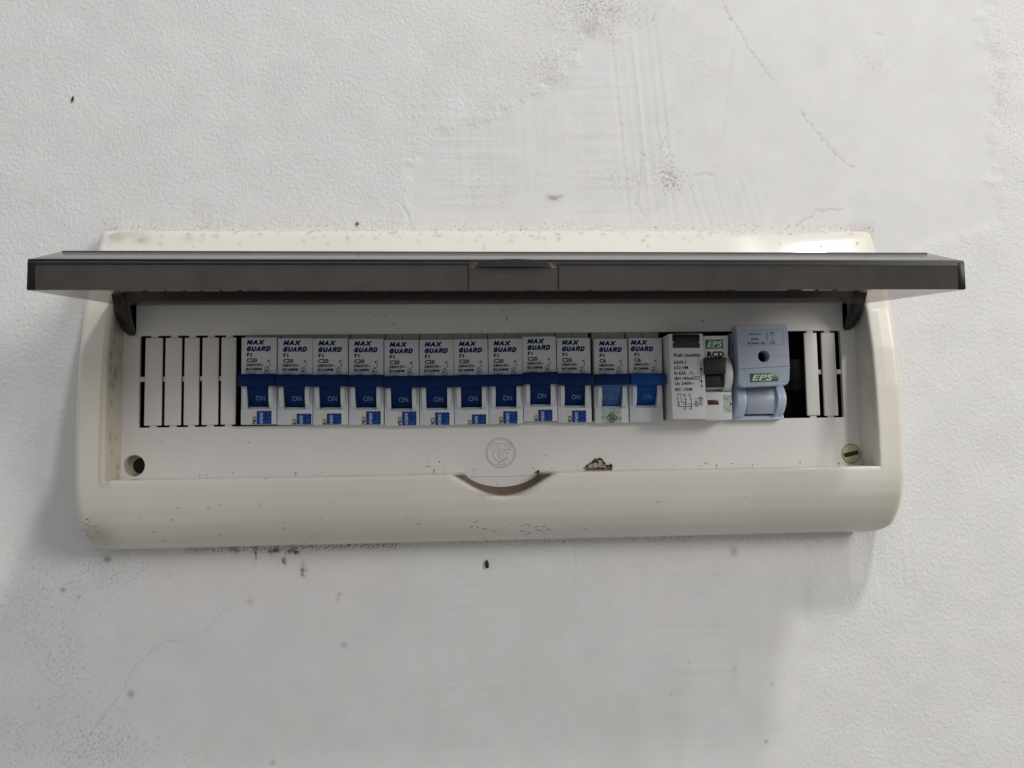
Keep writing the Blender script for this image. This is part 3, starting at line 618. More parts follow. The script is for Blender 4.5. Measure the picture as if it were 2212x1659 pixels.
# blanking strips left in the window
tabs = [(-179.6, -170.7), (-169.7, -161.2), (-160.3, -152.5), (-151.4, -142.9), (-142.0, -134.2), (162.0, 169.4), (171.3, 179.2)]
for k, (a, b6) in enumerate(tabs):
    m_ = MB(); j = .25*math.sin(k*2.3)
    m_.box(a+.2, b6-.2, P-1.0, P+.35+j*.4, 25.5+(.0 if k != 5 else .3), 69.9, .45, 3)
    c = (a+b6)/2; m_.box(c-1.7, c+1.7, P-1.9, P-.5, 69.8, 71.5, .1).box(c-1.7, c+1.7, P-1.9, P-.5, 24.1, 25.6, .1)
    o = m_.build('blanking_strip', M_strip, panel, rel=REL); o['group'] = 'blanking strips in the window'
for x0, x1 in [(-182.6, -179.5), (-170.8, -169.6), (-161.3, -160.2), (-152.6, -151.3), (-143, -141.9), (169.3, 171.4), (179.1, 182.6)]: MB().box(x0, x1, P-1.9, P-.9, 47.8, 50.2, .1).build('strip_bridge', M_strip, panel, rel=REL)

# ------------------------------------------------------------------ the open lid
LK = -.638; LXO = 1.384; LX = 187.3
prof = [(110.7, 75.0), (110.9, 87.0), (86.9, 96.2), (58, 99.6), (31, 99.6), (30.5, 83.4)]
TH = 1.45
inn = [(107.9, 75.0), (108.0, 85.3), (86.0, 93.9), (58, 97.4), (32.6, 97.4), (32.5, 83.4)]
lid = None
def lidx(x): return x+LXO
bm = bmesh.new(); Xst = sorted(set(list(np.linspace(-LX, LX, 60))+[-18.6, -17.4, 17.4, 18.6])); nX = len(Xst)
def shape(pts, x, isin):
    q = []
    nt2 = 1-smooth(np.array(abs(x)), 17.3, 18.7)
    for i, (o, z) in enumerate(pts):
        q.append((o, z+LK*x/LX))
    return q
def sta(pts, xl, isin):
    rows = []
    for x in xl: rows.append([bm.verts.new(W(lidx(x), o, z-REL[2])) for o, z in shape(pts, x, isin)])
    return rows
RO = sta(prof, Xst, False); Xin = [max(-LX+TH, min(LX-TH, x)) for x in Xst]; RI = sta(inn, Xin, True)
def fadd(vs, mi):
    f = bm.faces.new(vs); f.material_index = mi; return f
outer_f = []
for k in range(nX-1):
    for i in range(5):
        outer_f.append(fadd([RO[k][i], RO[k+1][i], RO[k+1][i+1], RO[k][i+1]], 1 if i in (1, 2, 3) else (2 if i == 0 else 0))); fadd([RI[k][i], RI[k][i+1], RI[k+1][i+1], RI[k+1][i]], 0)
    fadd([RO[k][0], RI[k][0], RI[k+1][0], RO[k+1][0]], 0); fadd([RO[k][5], RO[k+1][5], RI[k+1][5], RI[k][5]], 0)
for k in (0, nX-1):
    fadd(RO[k] if k == 0 else RO[k][::-1], 0); fadd(RI[k][::-1] if k == 0 else RI[k], 0)
    fadd([RO[k][0], RO[k][5], RI[k][5], RI[k][0]], 0)
bmesh.ops.recalc_face_normals(bm, faces=bm.faces[:])
es = [e for e in bm.edges if len(e.link_faces) == 2 and all(f in set(outer_f) or len(f.verts) == 6 for f in e.link_faces) and e.calc_face_angle(0) > .25
      and (e.verts[0] in sum(RO, []) and e.verts[1] in sum(RO, []))]
bmesh.ops.bevel(bm, geom=es, offset=.9*S, segments=3, affect='EDGES', clamp_overlap=True)
me = bpy.data.meshes.new('lid'); bm.to_mesh(me); bm.free()
lid = link_mesh('lid', me, [M_lid, M_lidtop, M_lidrim], board, smooth=True, angle=30); lid['label'] = 'transparent smoked lid standing open'
# opaque dark strips paint the near black seen along the tinted plastic's thickness
M_edge = mat('dark_lid_edge', (.004, .006, .009), .35, .25)
for s_ in (-1, 1):
    xa, xb = sorted((s_*(LX-3.2), s_*(LX+.06))); zk = LK*s_
    MB().box(lidx(xa), lidx(xb), 109.2, 110.98, 75.0+zk, 86.2+zk, .45).build('end_edge', M_edge, lid, rel=REL)
xa, xb = -LX+.6, LX-.6; q0 = LK*xa/LX; q1 = LK*xb/LX
MB().hexa([(lidx(xa), 87.3, 95.9+q0), (lidx(xb), 87.3, 95.9+q1), (lidx(xb), 87.0, 96.32+q1), (lidx(xa), 87.0, 96.32+q0)], [(lidx(xa), 85, 95.75+q0), (lidx(xb), 85, 95.75+q1), (lidx(xb), 85, 96.6+q1), (lidx(xa), 85, 96.6+q0)]).build('crest_edge', M_edge, lid, rel=REL)
for s_ in (-1, 1):
    xa, xb = sorted((s_*17.6, s_*(LX-.1))); q0 = LK*xa/LX; q1 = LK*xb/LX
    MB().hexa([(lidx(xa), 111.02, 84.9+q0), (lidx(xb), 111.02, 84.9+q1), (lidx(xb), 110.6, 87.15+q1), (lidx(xa), 110.6, 87.15+q0)], [(lidx(xa), 109.4, 84.9+q0), (lidx(xb), 109.4, 84.9+q1), (lidx(xb), 109.0, 87.3+q1), (lidx(xa), 109.0, 87.3+q0)]).build('front_edge', M_edge, lid, rel=REL)
    MB().box(lidx(s_*18-.14), lidx(s_*18+.14), 110.5, 111.1, 75.0, 84.8).build('notch_line', M_edge, lid, rel=REL)
# thumb grip: a low lens on the front top edge
g = MB(); nn_ = 24; v = []; f = []
for k in range(nn_+1):
    t = -1+2*k/nn_; h = (1-t*t)**.6; x = lidx(t*17)
    zc = 85.3 
    v += [(x, 110.2, zc-1.5), (x, 110.2+1.9*h, zc-1.3), (x, 110.1+1.5*h, zc+1.9*h), (x, 108.2, zc+1.6*h+1.0)]
for k in range(nn_):
    for i in range(4): f.append((4*k+i, 4*k+(i+1) % 4, 4*k+4+(i+1) % 4, 4*k+4+i))
vs, fs = g._new(v, f+[(0, 1, 2, 3), (4*nn_+3, 4*nn_+2, 4*nn_+1, 4*nn_)]); bmesh.ops.recalc_face_normals(g.bm, faces=fs)
g.build('thumb_grip', mat('clear_dark_plastic', (.010, .011, .012), .22, .5), lid, angle=60, rel=REL)
# added opaque light-blocking bar behind the rear rim, and the two curved hinge arms
hb = MB().box(lidx(-LX+.5), lidx(LX-.5), 18, 30.2, 86.0, 98.5, .5); hb.build('light_block_bar', M_arm, lid, rel=REL)
for sx_ in (-1, 1):
    a = MB(); n_ = 16; prev = None; v = []; f = []
    for k in range(n_+1):
        t = k/n_; O = 31.5-17.5*t**1.25; Zc = 92-19.5*math.sin(t*math.pi/2)**1.05+0*t
        w = 2.9-1.4*t; th = 3.4-1.9*t
        x0 = sx_*186.1
        v += [(x0-w, O-th, Zc+th*.6), (x0+w, O-th, Zc+th*.6), (x0+w, O+th*.7, Zc-th), (x0-w, O+th*.7, Zc-th)]
    for k in range(n_):
        for i in range(4): f.append((4*k+i, 4*k+(i+1) % 4, 4*k+4+(i+1) % 4, 4*k+4+i))
    vs, fs = a._new(v, f+[(0, 1, 2, 3), (4*n_+3, 4*n_+2, 4*n_+1, 4*n_)]); bmesh.ops.recalc_face_normals(a.bm, faces=fs); a.bevel(fs, .4)
    a.build('hinge_arm', M_arm, lid, angle=50, rel=REL)

# ------------------------------------------------------------------ circuit breakers
# local millimetres: X from centre, Z from the bottom of the nose, O from the label face
def breaker_meshes():
    d = {}
    h = 8.72; m = MB()
    m.box(-h, h, -15, 0, 24.9, 43.9, .35)                                        # label block
    m.box(-h, h, -15, -.02, 0, 7.7, .35)                                          # lower block
    for s_ in (-1, 1):
        a, b_ = sorted((s_*5.35, s_*h)); m.box(a, b_, -15, -.6, 7.5, 25.2, .1)
        # curved ear beside the toggle
        n_ = 16; v = []; f = []
        x0, x1 = sorted((s_*5.35, s_*7.7))
        for k in range(n_+1):
            t = k/n_; z = 8.2+15.6*t; o = -.5+2.7*math.sin(math.pi*min(1, max(0, t)))**.6
            v += [(x0+.0, -3, z), (x0+(.35 if s_ < 0 else 0), o, z), (x1-(.35 if s_ > 0 else 0), o, z), (x1, -3, z)]
        for k in range(n_):
            for i in range(3): f.append((4*k+i, 4*k+i+1, 4*k+5+i, 4*k+4+i))
        vs, fs = m._new(v, f); bmesh.ops.recalc_face_normals(m.bm, faces=fs)
    m.prism([(-15, 6.0), (-1.0, 7.6), (-2.6, 8.9), (-15, 9.0)], -5.35, 5.35)        # ledge under the toggle
    d['body'] = m.build('tmp', M_brk)
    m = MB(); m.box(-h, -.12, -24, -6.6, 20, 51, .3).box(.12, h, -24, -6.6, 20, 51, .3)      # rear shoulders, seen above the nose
    d['shoulder'] = m.build('tmp', M_brkdark)
    # toggle: curved drum and wide bar
    m = MB(); pr = []
    for k in range(13):
        t = k/12; pr.append((-3.4+5.2*t**1.0+.9*math.sin(math.pi*t), 8.9+10.8*t))
    pr += [(-5, 20), (-9, 14), (-7, 8.9)]
    m.prism(pr, -5.15, 5.15, r=.15)
    m.prism([(1.0, 19.3), (4.6, 18.9), (5.2, 19.6), (4.7, 24.2), (4.2, 24.9), (1.6, 25.3), (.25, 25.2), (.25, 20.5)], -8.85, 8.85, r=.22)
    m.stroke([(-8.7, 21.0), (8.7, 21.0)], .12, 5.22)
    d['toggle'] = m.build('tmp', M_blue, angle=40)
    # ON: lies on the drum (plane through two drum points)
    m = MB(); m.text('ON', -1.4, 3.1, 12.0, 14.4, 0, bold=.0)
    for v in m.bm.verts:
        z = v.co.z/S; t = (z-8.9)/10.8; v.co.y = -(-3.4+5.2*t+.9*math.sin(math.pi*t)+.07)*S
    d['on'] = m.build('tmp', M_onink, smooth=False)
    o_ = .05; L0 = -8.72
    m = MB()
    def word(wd, x0, x1, z0, z1, w=.80, sh=.30):
        GL = {'M': [[(0, 0), (.04, 1), (.5, .25), (.96, 1), (1, 0)]], 'A': [[(0, 0), (.5, 1), (1, 0)], [(.2, .33), (.8, .33)]], 'X': [[(0, 0), (1, 1)], [(0, 1), (1, 0)]],
              'G': [[(.97, .80), (.78, .97), (.5, 1), (.2, .93), (.02, .65), (.02, .35), (.2, .07), (.5, 0), (.8, .04), (.97, .16), (.97, .46), (.58, .46)]],
              'U': [[(0, 1), (0, .3), (.15, .07), (.5, 0), (.85, .07), (1, .3), (1, 1)]], 'R': [[(0, 0), (0, 1), (.7, 1), (.95, .88), (.95, .62), (.7, .48), (0, .48)], [(.55, .48), (1, 0)]],
              'D': [[(0, 0), (0, 1), (.55, 1), (.9, .82), (1, .5), (.9, .18), (.55, 0), (0, 0)]]}
        H = z1-z0-w; tot = x1-x0-sh*(z1-z0)-w; n_ = len(wd); gap = w+.22; lw = (tot-gap*(n_-1))/n_
        for i, c in enumerate(wd):
            for pl in GL[c]: m.stroke([(x0+w/2+i*(lw+gap)+p[0]*lw+sh*(p[1]*H+w/2), z0+w/2+p[1]*H) for p in pl], w, o_)
    word('MAX', L0+2.5, L0+11.6, 40.1, 42.8); word('GUARD', L0+2.3, L0+14.9, 36.8, 39.5)
    d['brand'] = m.build('tmp', M_navyink, smooth=False)
    for rating, wd in (('C20', 5.1), ('C6', 3.5)):
        m = MB(); m.text('F1', L0+2.8, L0+5.3, 34.2, 36.1, o_, .042).text(rating, L0+2.7, L0+2.7+wd, 31.3, 33.4, o_, .042)
        m.text('240/415V~', L0+2.4, L0+10.9, 29.2, 30.8, o_, .045).text('IEC60898', L0+2.4, L0+10.2, 27.1, 28.6, o_, .045)
        m.text('6000', L0+2.9, L0+6.7, 24.6, 25.9, o_, .045).stroke([(L0+2.4, 24.7), (L0+2.4, 26.5), (L0+7.2, 26.5), (L0+7.2, 24.7)], .18, o_)
        x = L0+14.2
        m.text('1', x-1.1, x-.5, 31.4, 32.5, o_, .02).stroke([(x, 32.9), (x-.05, 30.3)], .2, o_)
        m.stroke([(x+.35*math.cos(t), 29.9+.35*math.sin(t)) for t in np.linspace(0, 6.28, 11)], .17, o_)
        m.stroke([(x-.9, 29.3), (x-.1, 26.4), (x+.2, 25.8)], .22, o_).stroke([(x-.9, 29.3), (x-1.6, 29.0), (x-1.8, 28.3), (x-2.4, 28.5), (x-2.7, 27.9)], .18, o_)
        m.stroke([(x-1.5, 29.0), (x-1.2, 28.2), (x-.9, 28.4)], .18, o_).poly([(x-2.6, 27.2), (x-1.5, 27.7), (x-.9, 27.0), (x-1.6, 26.7)], o_)
        m.stroke([(x-2.7, 26.9), (x-2.5, 26.0), (x-1.5, 26.3), (x-.8, 25.7), (x-2.0, 25.3), (x-2.8, 25.6)], .22, o_).stroke([(x-.6, 26.4), (x+.1, 26.2), (x+.2, 25.7)], .2, o_)
        d[rating] = m.build('tmp', M_ink, smooth=False)
    return d
def sticker_mesh(kind, x, ztop):
    """scalloped certification sticker on the lower block, its lower end wrapping out of sight"""
    o1 = .05; m = MB()
    if kind == 'blue':
        def scallop(x0, x1, zt, nsc, amp, zbot=.15):
            p = [(x0, zbot)]; n_ = nsc*6
            for k in range(n_+1): t = k/n_; p.append((x0+(x1-x0)*t, zt-amp*(1-abs(math.sin(t*nsc*math.pi)))))
            p.append((x1, zbot)); return p
        m.m = 0; m.poly(scallop(x, x+2.55, ztop, 2, .35), o1)
        wob = scallop(x+2.45, x+9.7, ztop, 4, .4); m.m = 1; m.poly(wob, o1+.02)
        for k in range(4): m.disc(x+9.55, ztop-1.0-k*1.7, .42, o1, o1+.02, 10) if ztop-1.0-k*1.7 > .8 else None
        m.m = 2; m.text('CBA', x+.5, x+2.25, ztop-7.9, ztop-2.9, o1+.05, .035, rot=-90, clip=.15)
        m.m = 3; m.text('SIRIM', x+4.0, x+5.5, ztop-7.8, ztop-1.1, o1+.05, .022, rot=-90, clip=.15)
        m.m = 4; m.stroke([(x+6.6, ztop-1.3), (x+6.7, ztop-4.4), (x+8.2, ztop-4.6)], .35, o1+.04)
        return m.build('tmp', [M_stcream, M_stblue, M_ink, M_stlet, M_navyink], smooth=False)
    m.m = 0
    p = [(x, .15)]+[(x+.25*math.sin(k*1.9), .15+(ztop-.4)*k/6) for k in range(1, 7)]+[(x+10.2*k/10, ztop+.18*math.sin(k*2.1)) for k in range(1, 11)]+[(x+10.2+.2*math.sin(k*2), ztop-ztop*k/6+.1) for k in range(1, 7)]
    m.poly(p, o1); cx_, cz_ = x+5.3, 2.9
    m.m = 1; m.stroke([(cx_, cz_+2.9), (cx_+2.7, cz_), (cx_, cz_-2.7), (cx_-2.7, cz_)], .32, o1+.03, True)
    A = lambda c0, c1, r, a0, a1: [(c0+r*math.cos(math.radians(a0+(a1-a0)*k/12)), c1+r*math.sin(math.radians(a0+(a1-a0)*k/12))) for k in range(13)]
    m.stroke(A(cx_, cz_, 1.35, 20, 170), .42, o1+.03).stroke(A(cx_, cz_, 1.35, 200, 350), .42, o1+.03).stroke([(cx_-.9, cz_+.7), (cx_-.2, cz_-.6), (cx_+.2, cz_+.6), (cx_+.9, cz_-.7)], .4, o1+.03)
    m.m = 2
    r_ = random.Random(4)
    for _ in range(60):
        a = r_.uniform(x+.3, x+9.8); b_ = r_.uniform(4.6, ztop-.4) if r_.random() < .6 else r_.uniform(.6, ztop-.4); m.stroke([(a, b_), (a+r_.uniform(-.5, .5), b_+r_.uniform(-.4, .4))], .14, o1+.02)
    return m.build('tmp', [M_holo, M_ink, mat('holo_glint', (.62, .70, .66), .3, .6)], smooth=False)
BM_ = breaker_meshes()
# centre X, bottom Z, extra out, sticker x offset from left edge, sticker top
rows = [(-121.9, 25.2, .4, 5.4, 7.0), (-104.1, 24.8, 0, 7.2, 5.7), (-86.3, 24.5, .1, 4.4, 5.9), (-68.5, 24.2, 0, 6.2, 7.1), (-50.6, 23.5, -.1, 6.3, 7.4), (-32.9, 23.5, -.2, 5.3, 6.7),
        (-15.2, 23.6, 0, 6.3, 5.3), (2.4, 23.7, 0, 4.7, 6.6), (20.1, 24.6, .2, 5.0, 6.2), (37.8, 23.8, 0, 4.7, 6.4), (57.0, 23.2, .1, 3.4, 7.5), (75.0, 23.4, .5, 0, 0)]
labels = ['breaker marked C20 beside the white blanking strips, first of the row', 'second C20 breaker from the blanking strips, sticker set low and right',
          'third C20 breaker from the blanking strips, sticker near its middle', 'fourth C20 breaker from the blanking strips, with a taller sticker',
          'fifth C20 breaker, its blue bar one step lower than the fourth', 'sixth C20 breaker, with a dark smudged blue and cream sticker',
          'seventh C20 breaker, with the lowest set sticker of all', 'eighth C20 breaker, left of the one that sits higher',
          'ninth C20 breaker, mounted a step higher than its neighbours', 'tenth and last C20 breaker, just left of the dark gap',
          'C6 breaker with cloudy film on its toggle and green hologram sticker', 'C6 breaker with brighter blue toggle and no sticker, beside the test unit']
FO = P+4
for k, (xc, zb_, eo, sxo, stp) in enumerate(rows):
    root = empty('circuit_breaker', xc, FO+eo, zb_); tag(root, labels[k], 'circuit breaker', 'circuit breakers in a row')
    tilt = [.0, .004, -.003, .002, 0, .003, -.002, .002, -.004, .002, .006, .010][k]; root.rotation_euler = (0, tilt, 0)
    def put(key, name, parent, mt=None):
        src = BM_[key]; o = src.copy(); o.name = name
        if mt is not None: o.data = src.data.copy(); o.data.materials[0] = mt
        scn.collection.objects.link(o); o.parent = parent; return o
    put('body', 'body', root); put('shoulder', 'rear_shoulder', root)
    tg = put('toggle', 'toggle', root, M_blue if k < 10 else (M_blue3 if k == 10 else M_blue2)); put('on', 'toggle_lettering', tg, M_onink if k < 10 else M_onink2)
    if k == 10:
        # the bar keeps the plain navy colour, only the drum is filmed over
        for pl in tg.data.polygons: pl.material_index = 0
        tg.data.materials.append(M_blue)
        for pl in tg.data.polygons:
            if pl.center.z > 19.3*S: pl.material_index = 1
    if k >= 10:
        tg.rotation_euler = (0, -.012 if k == 10 else .0, 0)
    bo = put('brand', 'brand_lettering', root)
    if k == 11: bo.location.x = -1.7*S
    put('C20' if k < 10 else 'C6', 'rating_lettering', root)
    if stp:
        st = sticker_mesh('blue' if k < 10 else 'holo', -8.72+sxo, stp); st.name = 'sticker'; st.parent = root
for o in BM_.values(): bpy.data.objects.remove(o)

# ------------------------------------------------------------------ residual current switch with test button
def c5(u, v, O): return at((2460+u/2.836)/1.736, (1180+v/2.836)/1.736, O)
def quad(u0, v0, u1, v1, O, skew=None):
    return [c5(u0, v1, O), c5(u1, v1, O), c5(u1, v0, O), c5(u0, v0, O)]
def slab(m, u0, v0, u1, v1, Of, Ob, r=.3, us=None, seg=2):
    """box whose front face covers the given measured rectangle; sides run straight back"""
    q = quad(u0, v0, u1, v1, Of)
    if us: q = [c5(*p, Of) for p in us]
    m.hexa([(x, Of, z) for x, z in q], [(x, Ob, z) for x, z in q], r, seg); return q
RO_ = (95, P, 24)
rcd = empty('residual_current_switch', *RO_); tag(rcd, 'white residual current switch with black test button and red window', 'safety switch')
O1, O2 = P+14.5, P+12.5
m = MB(); slab(m, 0, 0, 0, 0, O1, 3, .45, us=[(178, 1112), (545, 1108), (500, 200), (132, 203)])
m.build('test_housing', M_rcd, rcd, rel=RO_)
m = MB(); slab(m, 0, 0, 0, 0, O2, 3, .5, us=[(520, 1125), (815, 1118), (806, 818), (522, 822)])
slab(m, 0, 0, 0, 0, O2-.3, 3, .4, us=[(505, 470), (768, 470), (770, 222), (503, 225)])
slab(m, 0, 0, 0, 0, O2-6, 3, .2, us=[(515, 824), (812, 822), (790, 440), (508, 440)])
m.build('switch_housing', M_rcd, rcd, rel=RO_)
# right cheek, a bulging segment
m = MB(); pr = []; x1, _z = c5(818, 660, O2+1)
zt_ = c5(760, 470, O2)[1]; zb2 = c5(760, 812, O2)[1]
for k in range(17):
    t = k/16; pr.append((O2-1+5.2*math.sin(math.pi*t)**.75, zb2+(zt_-zb2)*t))
pr += [(O2-7, zt_), (O2-7, zb2)]
xa = c5(742, 640, O2+4)[0]; xb = c5(822, 640, O2+4)[0]; m.prism(pr, xa, xb, r=.35); m.build('switch_cheek', M_rcd, rcd, rel=RO_)
m = MB(); pr2 = [(O2-6, c5(600, 800, O2-2)[1])]
m.prism([(O2-5, c5(600, 790, O2)[1]), (O2-.8, c5(600, 790, O2-1)[1]), (O2-.3, c5(600, 775, O2)[1]), (O2-5, c5(600, 765, O2)[1])], c5(540, 780, O2)[0], c5(735, 780, O2)[0], r=.1)
m.build('switch_sill', M_rcd, rcd, rel=RO_)
m = MB(); slab(m, 0, 0, 0, 0, O2+5.0, O2-4, .7, us=[(528, 632), (742, 628), (752, 450), (520, 455)], seg=3)
slab(m, 0, 0, 0, 0, O2+1.4, O2-4, .5, us=[(535, 772), (730, 770), (742, 634), (528, 640)])
lv = m.build('rocker_lever', M_blk, rcd, rel=RO_)
m = MB()
for v_ in (478, 492): m.stroke([c5(528, v_, O2+5), c5(745, v_-3, O2+5)], .22, O2+5.03)
m.stroke([c5(532, 626, O2+5), c5(740, 624, O2+5)], .12, O2+5.03)
m.build('lever_ridge', M_blktext, lv, smooth=False, rel=RO_)
m = MB(); slab(m, 0, 0, 0, 0, O1+.25, O1-4, .3, us=[(178, 354), (470, 354), (466, 206), (172, 206)]); tb_ = m.build('test_button', M_blk, rcd, rel=RO_)
m = MB()
def T(s, u0, v0, u1, v1, O, mb, **k):
    a = c5(u0, v1, O); b_ = c5(u1, v0, O); mb.text(s, a[0], b_[0], a[1], b_[1], O+.06, **k)
T('TEST', 235, 250, 415, 320, O1+.25, m); m.build('button_lettering', M_blktext, tb_, smooth=False, rel=RO_)
m = MB()
for u in (178, 462): 
    x, z = c5(u, 296, O1); m.disc(x, z, .45, O1+.2, O1+.45, 10)
m.build('button_pip', M_rcd, tb_, rel=RO_)
m = MB()
T('Push monthly', 190, 408, 474, 462, O1, m, bold=.03); T('63/0.1', 190, 488, 318, 524, O1, m, bold=.03); T('632 EM', 192, 545, 340, 582, O1, m, bold=.02)
T('In 63A', 196, 602, 320, 640, O1, m, bold=.032); T('IΔN 100mA', 198, 658, 396, 694, O1, m, bold=.03); T('Un 240V~', 200, 713, 405, 750, O1, m, bold=.03); T('IEC 1008', 204, 777, 386, 812, O1, m, bold=.03)
T('I', 472, 515, 479, 538, O1, m); T('O', 474, 742, 498, 772, O1, m, bold=.03)
K = lambda *p: [c5(a, b_, O1) for a, b_ in p]
ow = O1+.06
m.stroke(K((478, 580), (482, 705)), .26, ow).poly(K((464, 588), (492, 588), (477, 554)), ow).poly(K((468, 700), (497, 700), (484, 732)), ow)
m.stroke(K((348, 634), (362, 634), (370, 606), (380, 606), (386, 628), (408, 634)), .26, ow)
m.stroke(K((402, 658), (465, 658), (465, 690), (402, 690)), .24, ow, True).stroke(K((412, 676), (422, 668), (434, 672), (444, 680), (456, 672)), .24, ow)
m.stroke(K((230, 862), (230, 842), (264, 842), (264, 862)), .26, ow); T('1', 290, 842, 298, 866, O1, m, bold=.02); T('3', 342, 840, 358, 866, O1, m, bold=.02); m.stroke(K((312, 842), (312, 868)), .22, ow).stroke(K((370, 850), (370, 870)), .22, ow)
m.stroke(K((232, 876), (238, 930)), .25, ow).stroke(K((215, 897), (240, 897)), .22, ow).stroke(K((256, 878), (272, 905), (272, 930), (315, 930)), .25, ow)
m.stroke(K((304, 876), (316, 905), (318, 1010)), .26, ow).stroke(K((360, 874), (374, 905), (378, 1010)), .26, ow).stroke(K((303, 900), (328, 900)), .2, ow).stroke(K((360, 898), (384, 898)), .2, ow)
m.stroke(K((231, 932), (247, 932), (248, 968), (232, 968)), .25, ow, True).stroke(K((240, 968), (242, 978), (376, 976)), .25, ow).stroke(K((288, 952), (412, 950)), .25, ow)
m.stroke(K((415, 920), (440, 920), (440, 932), (428, 932), (428, 958), (446, 958), (446, 974), (418, 974)), .28, ow, True)
m.stroke(K((412, 896), (448, 895)), .2, ow).stroke(K((458, 878), (490, 878), (492, 912), (460, 912)), .24, ow, True).stroke(K((458, 895), (498, 893)), .24, ow).stroke(K((474, 878), (476, 940)), .22, ow)
m.stroke(K((446, 942), (470, 932), (498, 935)), .24, ow).stroke(K((446, 950), (472, 962), (498, 962)), .24, ow).stroke(K((455, 948), (498, 948)), .22, ow)
T('2', 290, 988, 306, 1012, O1, m, bold=.02); T('4', 352, 988, 368, 1012, O1, m, bold=.02)
for q in ((314, 930), (376, 976)): 
    x, z = c5(*q, O1); m.disc(x, z, .35, O1+.03, O1+.08, 8)
m.build('printed_lettering', M_ink, rcd, smooth=False, rel=RO_)
m = MB(); slab(m, 0, 0, 0, 0, O2-.2, O2-1, .1, us=[(526, 365), (718, 362), (716, 262), (524, 266)]); bg_ = m.build('green_badge', M_green, rcd, rel=RO_)
m = MB(); ob = O2-.2; T('EPS', 545, 278, 708, 342, ob, m, bold=.02, shear=.25); m.stroke([c5(543, 350, ob), c5(580, 350, ob)], .2, ob+.06).stroke([c5(592, 352, ob), c5(690, 348, ob)], .2, ob+.06); m.build('badge_lettering', M_white, bg_, smooth=False, rel=RO_)
m = MB(); T('RCD', 545, 388, 722, 455, O2-.3, m, bold=.045); m.build('bold_lettering', M_ink, rcd, smooth=False, rel=RO_)
m = MB(); slab(m, 0, 0, 0, 0, O2+.15, O2-1, .1, us=[(552, 960), (670, 957), (668, 906), (548, 908)]); m.build('red_indicator', M_red, rcd, rel=RO_)
m = MB(); q = [c5(a, b_, O2+.07) for a, b_ in [(722, 1040), (735, 1034), (752, 1043), (770, 1034), (790, 1042), (806, 1036), (804, 855), (790, 850), (772, 856), (750, 850), (730, 856), (716, 852)]]
m.m = 0; m.poly(q, O2+.07); m.m = 1; m.poly([c5(752, 948, O2), c5(808, 915, O2), c5(808, 975, O2)], O2+.09); m.m = 2; T('S', 782, 930, 806, 964, O2+.06, m, bold=.05)
m.m = 3
for cx_, cy_2 in ((740, 880), (770, 905), (742, 985), (778, 1010)): m.stroke([c5(cx_+16*math.cos(t), cy_2+18*math.sin(t), O2) for t in np.linspace(0, 5.2, 12)], .18, O2+.1)
m.build('sticker', [mat('pale_green_sticker', (.42, .52, .44), .4, .5, .2, 400), M_white, M_ink, mat('green_print', (.16, .34, .24), .4)], rcd, smooth=False, rel=RO_)

# ------------------------------------------------------------------ blue-grey isolator
IO = (130, P, 24)
iso = empty('fuse_isolator', *IO); tag(iso, 'blue grey 63A fuse isolator with green badge and round hole', 'isolator')
O3 = P+17.5
bm_h = MB()
def outl(pts, O): return [c5(a, b_, O) for a, b_ in pts]
# upper cover: outline with a true round hole, extruded through a 2D curve
cu = bpy.data.curves.new('cover', 'CURVE'); cu.dimensions = '2D'; cu.fill_mode = 'BOTH'; cu.extrude = 3.2*S; cu.bevel_depth = .45*S; cu.bevel_resolution = 2
spl(outl([(862, 122), (1380, 106), (1392, 118), (1404, 330), (1416, 560), (1412, 690), (1396, 728), (1368, 742), (930, 764), (900, 752), (886, 722), (884, 560), (876, 340)], O3))
hx, hz = c5(1146, 443, O3); spl([(hx+3.35*math.cos(t*math.pi/20), hz+3.35*math.sin(t*math.pi/20)) for t in range(40)])
co_ = bpy.data.objects.new('tmp', cu); scn.collection.objects.link(co_); bpy.context.view_layer.update()
me = bpy.data.meshes.new_from_object(co_.evaluated_get(bpy.context.evaluated_depsgraph_get())); bpy.data.objects.remove(co_); me.name = 'cover'
for v in me.vertices: x, y, z = v.co; v.co = (x-IO[0]*S, -(O3-3.65-IO[1])*S-z, y-IO[2]*S)
cover = link_mesh('cover', me, M_iso, iso, smooth=True, angle=30)
m = MB(); m.disc(hx, hz, 3.5, O3-9, O3-7.4).build('hole_floor', M_black, cover, rel=IO)
m = MB(); ol = O3+.02; 
m.stroke(outl([(884, 430), (1140-75, 428)], O3), .14, ol).stroke(outl([(1225, 434), (1408, 436)], O3), .14, ol).stroke(outl([(886, 580), (1100, 566), (1414, 546)], O3), .3, ol).stroke(outl([(905, 172), (1348, 158), (1362, 318)], O3), .18, ol).stroke(outl([(915, 332), (1362, 320)], O3), .14, ol)
m.build('moulded_line', mat('iso_line', (.13, .15, .20), .5), cover, smooth=False, rel=IO)
m = MB(); slab(m, 0, 0, 0, 0, O3+.06, O3-.3, .03, us=[(1002, 722), (1304, 708), (1298, 616), (996, 628)]); gb = m.build('green_badge', M_green, cover, rel=IO)
m = MB(); T('EPS', 1022, 636, 1245, 698, O3+.06, m, bold=.02, shear=.25); m.stroke([c5(1018, 704, O3), c5(1075, 702, O3)], .22, O3+.12).stroke([c5(1098, 702, O3), c5(1222, 698, O3)], .22, O3+.12)
x, z = c5(1273, 640, O3); m.stroke([(x+.75*math.cos(t), z+.75*math.sin(t)) for t in np.linspace(0, 6.28, 16)], .1, O3+.12); m.build('badge_lettering', M_white, gb, smooth=False, rel=IO)
